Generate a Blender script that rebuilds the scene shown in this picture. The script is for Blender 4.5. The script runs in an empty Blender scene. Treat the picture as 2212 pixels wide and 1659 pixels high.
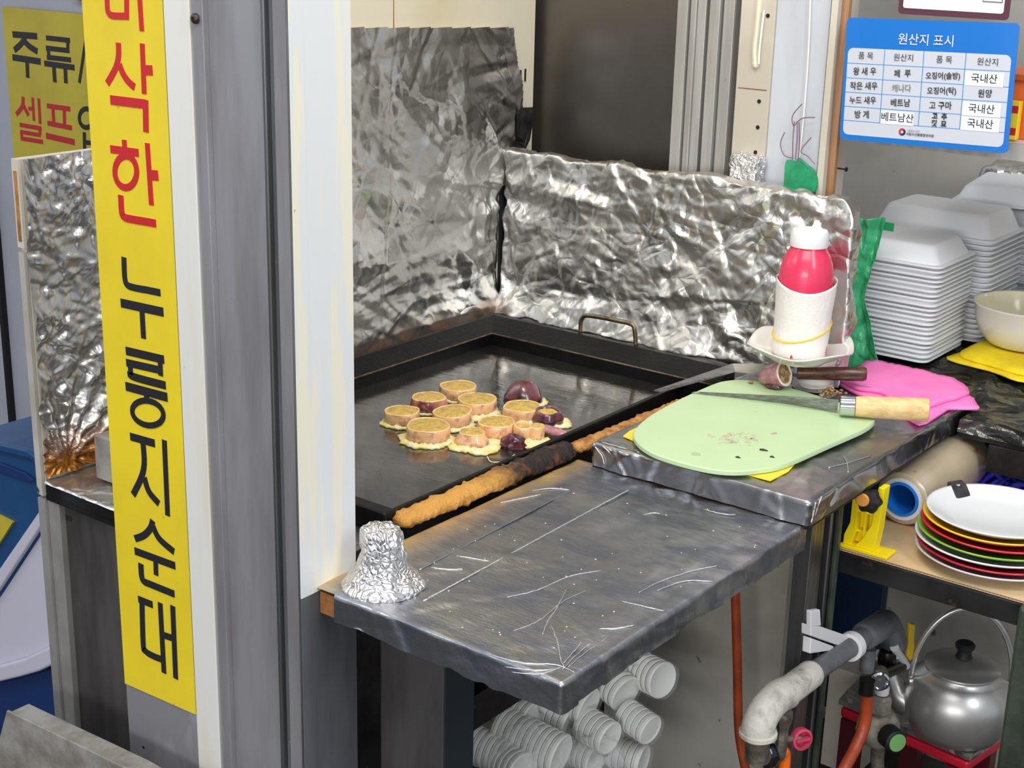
import bpy, bmesh, math, random
import numpy as np
from mathutils import Vector, Matrix, noise

random.seed(7)
scene = bpy.context.scene
COL = scene.collection
V = Vector

# ------------------------------------------------------------------ camera, world, lights
cam_d = bpy.data.cameras.new('camera')
cam_d.sensor_width = 36.0
cam_d.lens = 52.080
cam_d.clip_start = 0.02
cam = bpy.data.objects.new('camera', cam_d)
COL.objects.link(cam)
cam.matrix_world = Matrix.Translation((1.305, -1.69, 1.45)) @ Matrix([[0.792782, -0.203605, 0.574493], [0.609048, 0.228132, -0.759616], [0.023601, 0.952103, 0.304864]]).to_4x4()
scene.camera = cam

scene.view_settings.view_transform = 'Standard'
scene.view_settings.look = 'None'
scene.view_settings.use_curve_mapping = False
scene.view_settings.gamma = 1.0
scene.view_settings.exposure = 0.0

world = bpy.data.worlds.new('world')
scene.world = world
world.use_nodes = True
bg = world.node_tree.nodes['Background']
bg.inputs['Color'].default_value = (0.86, 0.92, 1.0, 1)
bg.inputs['Strength'].default_value = 0.58


def area(name, loc, target, sx, sy, power, col=(1, 1, 1)):
    d = bpy.data.lights.new(name, 'AREA')
    d.shape = 'RECTANGLE'
    d.size, d.size_y = sx, sy
    d.energy = power
    d.color = col
    o = bpy.data.objects.new(name, d)
    COL.objects.link(o)
    o.location = loc
    o.rotation_euler = (V(target) - V(loc)).to_track_quat('-Z', 'Y').to_euler()
    return o


area('ceiling_strip_light', (0.9, -1.6, 2.6), (0.4, -0.4, 0.8), 1.6, 0.5, 20, (1, 0.98, 0.95))
area('stall_lamp', (0.45, -0.45, 2.1), (0.4, -0.3, 0.8), 0.5, 0.25, 6, (1, 0.9, 0.76))
area('side_strip_light', (2.1, -1.0, 2.3), (0.6, 0.1, 0.9), 0.4, 1.4, 19, (0.93, 0.97, 1))
area('alley_light', (-1.6, -2.2, 2.5), (0.2, -0.6, 0.8), 1.2, 0.6, 12, (0.97, 0.98, 1))
area('added_low_fill', (1.6, -3.4, 1.3), (0.5, -0.3, 0.5), 1.6, 0.5, 30, (1, 0.98, 0.96))  # unseen lamp added low behind the camera to brighten the space under the counter


# ------------------------------------------------------------------ materials
def lin(c):
    f = lambda v: v / 12.92 if v <= 0.04045 else ((v + 0.055) / 1.055) ** 2.4
    return tuple(f(x / 255.0) for x in c) + (1.0,)


MATS = {}


def mat(name, col, rough=0.5, metal=0.0, col2=None, ns=8.0, lo=0.4, hi=0.62, nd=5, stretch=(1, 1, 1),
        spots=None, bump=0.0, bs=60.0, bstretch=(1, 1, 1), coat=0.0, spec=0.5, trans=0.0, sss=0.0, alpha=1.0,
        rough2=None, col3=None, ns3=40.0, lo3=0.6, hi3=0.7, ridge=0.0, ridge_s=25.0, zstain=None):
    m = bpy.data.materials.new(name)
    m.use_nodes = True
    nt = m.node_tree
    N, L = nt.nodes, nt.links
    b = N['Principled BSDF']
    tc = N.new('ShaderNodeTexCoord')

    def noise_node(scale, detail, st):
        mp = N.new('ShaderNodeMapping')
        mp.inputs['Scale'].default_value = st
        L.new(tc.outputs['Object'], mp.inputs['Vector'])
        n = N.new('ShaderNodeTexNoise')
        n.inputs['Scale'].default_value = scale
        n.inputs['Detail'].default_value = detail
        n.inputs['Roughness'].default_value = 0.6
        L.new(mp.outputs['Vector'], n.inputs['Vector'])
        return n

    def ramp(src, a, c):
        r = N.new('ShaderNodeMapRange')
        r.inputs['From Min'].default_value = a
        r.inputs['From Max'].default_value = c
        L.new(src, r.inputs['Value'])
        return r.outputs['Result']

    def mix(fac, a, c):
        x = N.new('ShaderNodeMix')
        x.data_type = 'RGBA'
        L.new(fac, x.inputs[0])
        for s, v in ((6, a), (7, c)):
            if isinstance(v, tuple):
                x.inputs[s].default_value = v
            else:
                L.new(v, x.inputs[s])
        return x.outputs[2]

    c = lin(col)
    cur = c
    if col2 is not None:
        n1 = noise_node(ns, nd, stretch)
        f = ramp(n1.outputs['Fac'], lo, hi)
        cur = mix(f, c, lin(col2))
        if rough2 is not None:
            rr = N.new('ShaderNodeMapRange')
            rr.inputs['To Min'].default_value = rough
            rr.inputs['To Max'].default_value = rough2
            L.new(f, rr.inputs['Value'])
            L.new(rr.outputs['Result'], b.inputs['Roughness'])
    if col3 is not None:
        n3 = noise_node(ns3, 3, (1, 1, 1))
        cur = mix(ramp(n3.outputs['Fac'], lo3, hi3), cur, lin(col3))
    if zstain is not None:                 # a burnt-on stain: (colour, axis index, from, to, noise scale)
        sc, axi, z0, z1, sn = zstain
        sx = N.new('ShaderNodeSeparateXYZ')
        L.new(tc.outputs['Object'], sx.inputs['Vector'])
        n4 = noise_node(sn, 5, (1, 1, 1))
        ad = N.new('ShaderNodeMath')
        ad.operation = 'MULTIPLY_ADD'
        ad.inputs[1].default_value = (z1 - z0) * 1.6
        L.new(n4.outputs['Fac'], ad.inputs[0])
        L.new(sx.outputs[axi], ad.inputs[2])
        off = (z1 - z0) * 0.8
        f4 = ramp(ad.outputs['Value'], z0 + off, z1 + off)
        cur = mix(f4, lin(sc), cur)
        if metal > 0:
            mm = N.new('ShaderNodeMath')
            mm.operation = 'MULTIPLY_ADD'
            mm.inputs[1].default_value = metal * 0.6
            mm.inputs[2].default_value = metal * 0.4
            L.new(f4, mm.inputs[0])
            L.new(mm.outputs['Value'], b.inputs['Metallic'])
    if isinstance(cur, tuple):
        b.inputs['Base Color'].default_value = cur
    else:
        L.new(cur, b.inputs['Base Color'])
    if not b.inputs['Roughness'].is_linked:
        b.inputs['Roughness'].default_value = rough
    if not b.inputs['Metallic'].is_linked:
        b.inputs['Metallic'].default_value = metal
    b.inputs['Specular IOR Level'].default_value = spec
    b.inputs['Coat Weight'].default_value = coat
    b.inputs['Coat Roughness'].default_value = 0.08
    b.inputs['Transmission Weight'].default_value = trans
    b.inputs['Alpha'].default_value = alpha
    if sss:
        b.inputs['Subsurface Weight'].default_value = sss
        b.inputs['Subsurface Radius'].default_value = (0.01, 0.006, 0.004)
        b.inputs['Subsurface Scale'].default_value = 1.0
    prev = None
    if bump:
        nb = noise_node(bs, 5, bstretch)
        bp = N.new('ShaderNodeBump')
        bp.inputs['Strength'].default_value = bump
        bp.inputs['Distance'].default_value = 0.004
        L.new(nb.outputs['Fac'], bp.inputs['Height'])
        prev = bp
    if ridge:                              # fine sharp creases
        nb = noise_node(9.0, 2, (1, 1, 1))
        av = N.new('ShaderNodeVectorMath')
        av.operation = 'MULTIPLY_ADD'
        av.inputs[1].default_value = (0.12, 0.12, 0.12)
        L.new(nb.outputs['Color'], av.inputs[0])
        L.new(tc.outputs['Object'], av.inputs[2])
        vo = N.new('ShaderNodeTexVoronoi')
        vo.feature = 'DISTANCE_TO_EDGE'
        vo.inputs['Scale'].default_value = ridge_s
        L.new(av.outputs['Vector'], vo.inputs['Vector'])
        r = ramp(vo.outputs['Distance'], 0.0, 0.22)
        bp = N.new('ShaderNodeBump')
        bp.inputs['Strength'].default_value = ridge
        bp.inputs['Distance'].default_value = 0.004
        L.new(r, bp.inputs['Height'])
        if prev:
            L.new(prev.outputs['Normal'], bp.inputs['Normal'])
        prev = bp
    if prev:
        L.new(prev.outputs['Normal'], b.inputs['Normal'])
    MATS[name] = m
    return m


FOIL = mat('aluminium_foil', (222, 221, 218), 0.30, 1.0, col2=(204, 201, 195), ns=9, rough2=0.46, bump=0.12, bs=60, ridge=0.25, ridge_s=30)
FOIL_LEFT = mat('aluminium_foil_greasy', (212, 211, 208), 0.24, 1.0, col2=(188, 186, 182), ns=7, rough2=0.38, bump=0.22, bs=30, ridge=0.18, ridge_s=18,
                zstain=((158, 100, 34), 2, 0.012, 0.052, 30))
FOIL_FLAT = mat('aluminium_foil_smoothed', (186, 188, 194), 0.28, 1.0, col2=(132, 136, 148), ns=16, stretch=(1, 2.2, 1), rough2=0.46, bump=0.25, bs=60, bstretch=(1, 2.4, 1), ridge=0.04, ridge_s=14,
                zstain=((206, 174, 112), 0, -0.146, -0.112, 14))
FOIL_TOP = mat('aluminium_foil_platform', (182, 183, 186), 0.22, 1.0, col2=(150, 151, 155), ns=12, rough2=0.36, bump=0.12, bs=30, ridge=0.06, ridge_s=14)
FOIL_LUMP = mat('aluminium_foil_tight', (232, 230, 230), 0.3, 1.0, bump=0.3, bs=180, ridge=0.5, ridge_s=130)
FOIL_BLACK = mat('dark_foil_film', (92, 94, 90), 0.2, 0.75, col2=(44, 46, 44), ns=11, bump=0.5, bs=30, bstretch=(1, 2, 1), ridge=0.8, ridge_s=22)
IRON = mat('black_iron', (20, 21, 23), 0.42, 0.6, col2=(40, 36, 32), ns=22, lo=0.5, hi=0.8, bump=0.25, bs=160)
PLATE_IRON = mat('oiled_iron', (132, 131, 129), 0.06, 0.9, col2=(96, 94, 91), ns=10, rough2=0.15, bump=0.3, bs=18, bstretch=(1, 2.6, 1), spec=0.6, coat=0.7)
CRUST = mat('burnt_crust', (34, 22, 18), 0.55, 0, col2=(120, 66, 36), ns=70, lo=0.52, hi=0.72, bump=1.0, bs=260, zstain=((224, 164, 78), 1, -0.17, -0.10, 34))
STEEL = mat('brushed_steel', (150, 151, 154), 0.38, 1.0, col2=(112, 110, 108), ns=10, stretch=(14, 14, 0.6), rough2=0.5)
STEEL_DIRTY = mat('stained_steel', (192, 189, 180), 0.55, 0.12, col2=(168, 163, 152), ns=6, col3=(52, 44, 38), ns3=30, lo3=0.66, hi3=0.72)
PANEL_DARK = mat('dark_stained_panel', (88, 85, 84), 0.55, 0.35, col2=(62, 58, 58), ns=6, stretch=(3, 3, .6), col3=(48, 36, 30), ns3=34, lo3=0.68, hi3=0.74)
STEEL_DARK = mat('dark_steel', (62, 62, 64), 0.45, 0.7, col2=(40, 38, 38), ns=14, col3=(96, 84, 70), ns3=40, lo3=0.66, hi3=0.75)
ALU = mat('aluminium_profile', (166, 165, 170), 0.42, 0.5, col2=(148, 145, 148), ns=5, stretch=(6, 6, 0.8), col3=(60, 44, 44), ns3=70, lo3=0.74, hi3=0.78)
ALU_GREY = mat('aluminium_frame', (188, 186, 182), 0.42, 0.35, col2=(168, 165, 160), ns=8, stretch=(8, 8, 0.5), col3=(104, 92, 78), ns3=90, lo3=0.73, hi3=0.78)
BLACKM = mat('matt_black', (16, 17, 20), 0.6, 0)
WHITE_PAINT = mat('white_painted_sheet', (220, 219, 214), 0.4, 0, col2=(216, 209, 192), ns=5, stretch=(7, 7, 0.7), lo=0.5, hi=0.7, col3=(166, 140, 108), ns3=34, lo3=0.72, hi3=0.8)
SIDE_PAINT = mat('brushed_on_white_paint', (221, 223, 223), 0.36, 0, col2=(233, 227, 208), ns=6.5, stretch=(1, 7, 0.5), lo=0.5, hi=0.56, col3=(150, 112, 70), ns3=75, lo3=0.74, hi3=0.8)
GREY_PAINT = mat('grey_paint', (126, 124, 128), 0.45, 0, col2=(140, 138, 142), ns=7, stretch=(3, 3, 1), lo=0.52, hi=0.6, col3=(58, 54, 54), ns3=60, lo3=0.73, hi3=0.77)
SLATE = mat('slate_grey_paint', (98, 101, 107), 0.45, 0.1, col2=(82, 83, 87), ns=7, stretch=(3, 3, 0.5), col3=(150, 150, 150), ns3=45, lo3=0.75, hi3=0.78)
YELLOW = mat('yellow_sign_film', (236, 210, 40), 0.38, 0, col2=(222, 198, 44), ns=5, col3=(176, 156, 40), ns3=60, lo3=0.72, hi3=0.8)
YELLOW2 = mat('dull_yellow_film', (206, 188, 60), 0.5, 0, col2=(194, 176, 56), ns=6)
RED_INK = mat('red_ink', (194, 32, 40), 0.4)
BLACK_INK = mat('black_ink', (30, 32, 38), 0.45)
BEIGE = mat('beige_panel', (222, 214, 190), 0.42, 0, col2=(214, 202, 168), ns=4, lo=0.5, hi=0.7, col3=(186, 164, 110), ns3=60, lo3=0.73, hi3=0.8)
WALLGREY = mat('grey_wall_board', (190, 186, 178), 0.7, 0, col2=(172, 166, 156), ns=4, col3=(120, 112, 102), ns3=28, lo3=0.72, hi3=0.8)
BLUEWHITE = mat('bluish_white_panel', (196, 201, 208), 0.45, 0, col2=(184, 188, 196), ns=5, stretch=(3, 3, .6), col3=(118, 112, 108), ns3=60, lo3=0.74, hi3=0.78)
CREAM_BOARD = mat('cream_board', (204, 198, 184), 0.6, 0, col2=(190, 182, 166), ns=7, col3=(120, 100, 76), ns3=80, lo3=0.7, hi3=0.76)
WOOD = mat('pine_wood', (168, 126, 92), 0.6, 0, col2=(140, 100, 68), ns=5, stretch=(22, 22, 1.2), bump=0.15, bs=40, bstretch=(20, 20, 1))
WOOD_EDGE = mat('raw_board_edge', (178, 122, 68), 0.7, 0, col2=(126, 78, 38), ns=30, bump=0.4, bs=120)
WOOD_DARK = mat('dark_stained_wood', (98, 58, 38), 0.34, 0, col2=(66, 38, 26), ns=12, stretch=(1.2, 20, 20), coat=0.2)
WOOD_PALE = mat('pale_wood', (226, 196, 140), 0.42, 0, col2=(206, 170, 112), ns=9, stretch=(1.2, 18, 18), coat=0.15)
GLASS_DARK = mat('dark_tinted_glass', (118, 113, 108), 0.4, 0.92, col2=(100, 96, 94), ns=3, spec=0.5)
FLOORM = mat('dark_concrete', (70, 68, 66), 0.7, 0, col2=(48, 46, 44), ns=6, bump=0.3, bs=40)
BG_PANEL = mat('pale_blue_grey_panel', (186, 188, 200), 0.45, 0, col2=(176, 178, 190), ns=3)
BIN_BLUE = mat('blue_plastic', (34, 84, 134), 0.38, 0, col2=(28, 72, 120), ns=5)
BIN_BLUE_DARK = mat('dark_blue_plastic', (18, 50, 104), 0.42)
BIN_WHITE = mat('lavender_white_plastic', (206, 204, 220), 0.3, 0)
STONE = mat('grey_stone', (150, 147, 142), 0.55, 0, col2=(118, 112, 104), ns=24, col3=(92, 72, 52), ns3=14, lo3=0.66, hi3=0.8, bump=0.15, bs=120)
SKIN = mat('squid_skin', (240, 190, 142), 0.26, 0, col2=(170, 100, 96), ns=90, lo=0.52, hi=0.72, coat=0.5, sss=0.15)
SKIN_DARK = mat('purple_squid_skin', (112, 48, 58), 0.2, 0, col2=(62, 26, 36), ns=60, coat=0.8, bump=0.2, bs=150)
SKIN_RAW = mat('mauve_squid_skin', (186, 134, 138), 0.3, 0, col2=(152, 92, 102), ns=80, coat=0.4)
FLESH = mat('squid_flesh', (244, 208, 150), 0.3, 0, col2=(242, 192, 100), ns=60, coat=0.3, sss=0.15)
FLESH_WHITE = mat('white_squid_flesh', (236, 226, 214), 0.35, 0, coat=0.2)
FILLING = mat('rice_filling', (226, 188, 92), 0.4, 0, col2=(176, 140, 70), ns=150, lo=0.42, hi=0.72, bump=0.7, bs=330, coat=0.3, col3=(206, 120, 50), ns3=110, lo3=0.66, hi3=0.72)
FILLING_RAW = mat('raw_rice_filling', (206, 170, 122), 0.5, 0, col2=(140, 100, 66), ns=190, bump=0.8, bs=330, col3=(60, 66, 34), ns3=120, lo3=0.62, hi3=0.68)
EGG = mat('egg_batter', (244, 226, 140), 0.42, 0, col2=(240, 232, 190), ns=60, bump=0.5, bs=220, sss=0.1, col3=(236, 196, 60), ns3=40, lo3=0.6, hi3=0.75)
BOARD_GREEN = mat('green_plastic_board', (190, 214, 168), 0.4, 0, col2=(186, 210, 162), ns=8, col3=(160, 186, 140), ns3=70, lo3=0.72, hi3=0.8)
STAIN = mat('squid_stain', (178, 164, 140), 0.4, 0, col2=(196, 204, 166), ns=90, lo=0.42, hi=0.6, col3=(150, 96, 100), ns3=150, lo3=0.62, hi3=0.68)
MATYELLOW = mat('yellow_mat', (242, 212, 60), 0.6)
BLADE = mat('knife_steel', (148, 148, 150), 0.36, 0.6, col2=(118, 117, 117), ns=30, stretch=(1, 12, 12), rough2=0.36)
CHROME = mat('polished_collar', (200, 202, 206), 0.12, 1.0)
PINK = mat('pink_cloth', (255, 138, 206), 0.85, 0, col2=(255, 126, 198), ns=30, bump=0.15, bs=400)
PORCELAIN = mat('white_melamine', (228, 226, 220), 0.22, 0, coat=0.4)
BOTTLE_RED = mat('pink_red_sauce_bottle', (226, 58, 98), 0.3, 0, col2=(212, 36, 70), ns=14, coat=0.3, sss=0.1)
CAP_WHITE = mat('white_cap', (228, 226, 228), 0.38, 0, sss=0.1)
PAPER = mat('white_paper_towel', (232, 227, 222), 0.85, 0, col2=(240, 222, 220), ns=14, lo=0.55, hi=0.75, bump=0.2, bs=300)
RUBBER_YELLOW = mat('yellow_rubber', (240, 196, 40), 0.45)
FOAM = mat('white_foam', (244, 246, 249), 0.5, 0, sss=0.05)
GREEN_BAG = mat('green_polythene', (84, 206, 146), 0.2, 0, col2=(34, 160, 96), ns=14, lo=0.42, hi=0.6, trans=0.2, bump=0.5, bs=26, bstretch=(2.5, 2.5, 1))
GREEN_TAPE = mat('green_tape', (28, 142, 82), 0.4)
GREEN_NET = mat('green_net', (30, 150, 96), 0.6, 0, col2=(40, 176, 120), ns=60, alpha=0.72)
TWINE = mat('mauve_twine', (128, 92, 118), 0.8)
CORD_WHITE = mat('white_cord', (232, 232, 228), 0.5)
NAVY = mat('navy_plastic', (18, 44, 78), 0.45)
BLUE_MESH = mat('blue_plastic_net', (24, 28, 200), 0.4, 0, col2=(60, 70, 240), ns=60)
YELLOW_CLOTH = mat('yellow_cloth', (252, 226, 24), 0.75, 0, col2=(238, 206, 30), ns=30, bump=0.2, bs=200)
BOWL_IN = mat('egg_smeared_bowl', (236, 230, 196), 0.25, 0, col2=(238, 206, 90), ns=26, lo=0.62, hi=0.75, coat=0.3)
ROLL_FILM = mat('film_on_roll', (178, 160, 132), 0.24, 0, col2=(190, 176, 152), ns=8, col3=(160, 96, 72), ns3=22, lo3=0.66, hi3=0.72, coat=0.4)
CORE_BLUE = mat('blue_core', (24, 120, 214), 0.4)
YELLOW_PLASTIC = mat('yellow_plastic', (250, 224, 14), 0.36)
CARDBOARD = mat('corrugated_card', (216, 190, 150), 0.75, 0, col2=(196, 164, 118), ns=8)
ORANGE = mat('orange_plastic', (222, 108, 48), 0.45)
RED_PL = mat('red_plastic', (186, 24, 44), 0.4)
PIPE_GREY = mat('grey_pipe', (118, 120, 124), 0.5, 0.25, col2=(98, 100, 104), ns=30, bump=0.2, bs=120)
PIPE_PAINT = mat('flaking_white_paint', (204, 200, 188), 0.6, 0, col2=(150, 146, 136), ns=40, lo=0.5, hi=0.7, bump=0.4, bs=120)
BRASS_GREY = mat('weathered_valve', (140, 132, 118), 0.45, 0.6, col2=(88, 80, 70), ns=50, bump=0.3, bs=140)
REG_GREY = mat('grey_cast_metal', (158, 152, 138), 0.5, 0.3, col2=(120, 112, 98), ns=40, bump=0.3, bs=100)
HOSE = mat('orange_hose', (176, 74, 36), 0.42, 0, col2=(140, 54, 26), ns=20)
HOSE_BRIGHT = mat('bright_orange_hose', (244, 110, 24), 0.4)
KETTLE = mat('kettle_aluminium', (214, 213, 210), 0.3, 0.82, col2=(186, 184, 180), ns=10, rough2=0.42)
CUPW = mat('white_plastic_cup', (244, 244, 238), 0.4, 0, sss=0.05)
MAROON = mat('maroon_frame', (84, 46, 62), 0.45)
SIGN_BLUE = mat('blue_print', (24, 112, 198), 0.3, 0, coat=0.3)
SIGN_PALE = mat('pale_print', (196, 200, 211), 0.35, 0, coat=0.2)
LINE_BLUE = mat('blue_line', (60, 140, 205), 0.4)
LABEL_WHITE = mat('white_label', (222, 224, 232), 0.5)
INK2 = mat('marker_ink', (36, 38, 42), 0.5)
INK_FADED = mat('faded_marker_ink', (120, 122, 126), 0.5)
TITLE_INK = mat('pale_title_print', (206, 208, 240), 0.4)
RED_LINE = mat('red_logo_print', (206, 40, 60), 0.4)
PLATE_COL = {
    'white': mat('white_plate_glaze', (222, 225, 228), 0.2, coat=0.4), 'yellow': mat('yellow_plate_glaze', (240, 190, 48), 0.25, coat=0.4),
    'red': mat('red_plate_glaze', (206, 36, 58), 0.25, coat=0.4), 'green': mat('green_plate_glaze', (132, 176, 56), 0.25, coat=0.4)}
TAPE_BLACK = mat('grey_black_tape', (64, 64, 66), 0.5, 0, col2=(40, 40, 42), ns=50)
CHAR = mat('charred_bit', (26, 24, 24), 0.5)
# thin clear plastic: mostly see-through with a glossy sheen
def clear_film(nm, k):
    f = bpy.data.materials.new(nm)
    f.use_nodes = True
    n, l = f.node_tree.nodes, f.node_tree.links
    tr, mx, b = n.new('ShaderNodeBsdfTransparent'), n.new('ShaderNodeMixShader'), n['Principled BSDF']
    mx.inputs[0].default_value = k
    b.inputs['Base Color'].default_value = lin((226, 228, 228))
    b.inputs['Roughness'].default_value = 0.14
    l.new(tr.outputs[0], mx.inputs[1])
    l.new(b.outputs[0], mx.inputs[2])
    l.new(mx.outputs[0], n['Material Output'].inputs['Surface'])
    return f


FILM = clear_film('clear_plastic_film', 0.12)
FILM_THICK = clear_film('crumpled_clear_bag', 0.17)


# ------------------------------------------------------------------ building helpers
WL = {}


def thing(name, label, cat, loc=(0, 0, 0), group=None, rotz=0.0):
    o = bpy.data.objects.new(name, None)
    o.empty_display_size = 0.02
    COL.objects.link(o)
    o.location = loc
    o.rotation_euler = (0, 0, rotz)
    o['label'] = label
    o['category'] = cat
    if group:
        o['group'] = group
    WL[o] = V(loc)
    return o


def part(name, bm, m, parent=None, smooth=False, bev=0.0, kind=None, label=None, loc=None, world_coords=True, seg=2, angle=40):
    if isinstance(bm, bmesh.types.BMesh):
        bmesh.ops.recalc_face_normals(bm, faces=bm.faces)
        me = bpy.data.meshes.new(name)
        bm.to_mesh(me)
        bm.free()
    else:
        me = bm
        me.name = name
    o = bpy.data.objects.new(name, me)
    COL.objects.link(o)
    if m is not None:
        me.materials.clear()
        me.materials.append(m)
    base = None
    if parent is not None:
        o.parent = parent
        base = WL[parent]
        WL[o] = base
    elif loc is not None:
        base = V(loc)
        o.location = base
        WL[o] = base
    else:
        WL[o] = V((0, 0, 0))
    if base is not None and world_coords:
        me.transform(Matrix.Translation(-base))
    if smooth:
        me.polygons.foreach_set('use_smooth', [True] * len(me.polygons))
        if smooth == 'auto':
            try:
                me.set_sharp_from_angle(angle=math.radians(angle))
            except Exception:
                pass
    if bev:
        b = o.modifiers.new('bevel', 'BEVEL')
        b.width = bev
        b.segments = seg
        b.limit_method = 'ANGLE'
        b.angle_limit = math.radians(35)
    if kind:
        o['kind'] = kind
    if label:
        o['label'] = label
    me.update()
    return o


def tag(o, label, cat, group=None):
    o['label'] = label
    o['category'] = cat
    if group:
        o['group'] = group
    return o


def struct(name, bm, m, **k):
    return part(name, bm, m, kind='structure', **k)


def dup(root, loc, rot=None, label=None, group=None):
    r = root.copy()
    COL.objects.link(r)
    r.location = loc
    if rot is not None:
        r.rotation_euler = rot
    if label:
        r['label'] = label
    if group:
        r['group'] = group
    WL[r] = V(loc)
    for ch in list(root.children):
        c = ch.copy()
        COL.objects.link(c)
        c.parent = r
        for g in list(ch.children):
            d = g.copy()
            COL.objects.link(d)
            d.parent = c
    return r


def B():
    return bmesh.new()


def box(bm, x0, x1, y0, y1, z0, z1):
    vs = [bm.verts.new((x, y, z)) for z in (z0, z1) for y in (y0, y1) for x in (x0, x1)]
    for f in ((0, 1, 3, 2), (4, 6, 7, 5), (0, 4, 5, 1), (2, 3, 7, 6), (0, 2, 6, 4), (1, 5, 7, 3)):
        bm.faces.new([vs[i] for i in f])
    return bm


def prism(bm, pts, off):
    a = [bm.verts.new(p) for p in pts]
    b = [bm.verts.new(V(p) + V(off)) for p in pts]
    n = len(a)
    bm.faces.new(a)
    bm.faces.new(b[::-1])
    for i in range(n):
        bm.faces.new((a[i], b[i], b[(i + 1) % n], a[(i + 1) % n]))
    return bm


def axis_m(loc, d):
    """a frame at loc whose local z runs along d"""
    q = V(d).normalized().to_track_quat('Z', 'Y')
    return Matrix.Translation(loc) @ q.to_matrix().to_4x4()


def lathe(bm, prof, n=32, M=None, wob=None, cap=True, sx=1.0, sy=1.0):
    M = M or Matrix()
    rings = []
    for k, (r, z) in enumerate(prof):
        if r < 1e-6:
            rings.append([bm.verts.new(M @ V((0, 0, z)))])
            continue
        ring = []
        for i in range(n):
            a = 2 * math.pi * i / n
            rr = r * (wob(a, k) if wob else 1.0)
            ring.append(bm.verts.new(M @ V((rr * math.cos(a) * sx, rr * math.sin(a) * sy, z))))
        rings.append(ring)
    for p, q in zip(rings, rings[1:]):
        for i in range(n):
            j = (i + 1) % n
            if len(p) == 1 and len(q) == 1:
                continue
            if len(p) == 1:
                bm.faces.new((p[0], q[i], q[j]))
            elif len(q) == 1:
                bm.faces.new((p[i], q[0], p[j]))
            else:
                bm.faces.new((p[i], q[i], q[j], p[j]))
    if cap:
        for r in (rings[0], rings[-1]):
            if len(r) > 2:
                bm.faces.new(r)
    return bm


def tube(bm, pts, r, n=10, closed=False):
    P = [V(p) for p in pts]
    m = len(P)
    rings = []
    up = None
    for i in range(m):
        if closed:
            t = (P[(i + 1) % m] - P[i - 1]).normalized()
        else:
            t = (P[min(i + 1, m - 1)] - P[max(i - 1, 0)]).normalized()
        if up is None:
            up = t.orthogonal().normalized()
        else:
            up = (up - t * up.dot(t)).normalized()
        w = t.cross(up)
        rr = r[i] if isinstance(r, (list, tuple)) else r
        rings.append([bm.verts.new(P[i] + (up * math.cos(2 * math.pi * k / n) + w * math.sin(2 * math.pi * k / n)) * rr) for k in range(n)])
    rg = range(m if closed else m - 1)
    for i in rg:
        p, q = rings[i], rings[(i + 1) % m]
        for k in range(n):
            bm.faces.new((p[k], q[k], q[(k + 1) % n], p[(k + 1) % n]))
    if not closed:
        bm.faces.new(rings[0])
        bm.faces.new(rings[-1][::-1])
    return bm


def spline(pts, k=6):
    P = [V(p) for p in pts]
    out = []
    for i in range(len(P) - 1):
        p0, p1, p2, p3 = P[max(i - 1, 0)], P[i], P[i + 1], P[min(i + 2, len(P) - 1)]
        for s in range(k):
            t = s / k
            out.append(0.5 * (2 * p1 + (p2 - p0) * t + (2 * p0 - 5 * p1 + 4 * p2 - p3) * t * t + (3 * p1 - p0 - 3 * p2 + p3) * t ** 3))
    out.append(P[-1])
    return out


def loft(bm, loops, cap0=True, cap1=True):
    R = [[bm.verts.new(p) for p in lp] for lp in loops]
    n = len(R[0])
    for p, q in zip(R, R[1:]):
        for i in range(n):
            j = (i + 1) % n
            bm.faces.new((p[i], q[i], q[j], p[j]))
    if cap0:
        bm.faces.new(R[0][::-1])
    if cap1:
        bm.faces.new(R[-1])
    return bm


def rrect(w, h, r, n=5, z=0.0, cx=0.0, cy=0.0):
    out = []
    for sx, sy, a0 in ((1, 1, 0), (-1, 1, 90), (-1, -1, 180), (1, -1, 270)):
        for k in range(n + 1):
            a = math.radians(a0 + 90 * k / n)
            out.append(V((cx + sx * (w / 2 - r) + r * math.cos(a), cy + sy * (h / 2 - r) + r * math.sin(a), z)))
    return out


def resample(pts, n):
    P = [V(p) for p in pts] + [V(pts[0])]
    L = [0]
    for a, b in zip(P, P[1:]):
        L.append(L[-1] + (b - a).length)
    out, j = [], 0
    for i in range(n):
        s = L[-1] * i / n
        while L[j + 1] < s:
            j += 1
        t = (s - L[j]) / max(L[j + 1] - L[j], 1e-9)
        out.append(P[j].lerp(P[j + 1], t))
    return out


def closed_spline(pts, k=5):
    P = [V(p) for p in pts]
    n = len(P)
    out = []
    for i in range(n):
        p0, p1, p2, p3 = P[i - 1], P[i], P[(i + 1) % n], P[(i + 2) % n]
        for s in range(k):
            t = s / k
            out.append(0.5 * (2 * p1 + (p2 - p0) * t + (2 * p0 - 5 * p1 + 4 * p2 - p3) * t * t + (3 * p1 - p0 - 3 * p2 + p3) * t ** 3))
    return out


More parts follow.
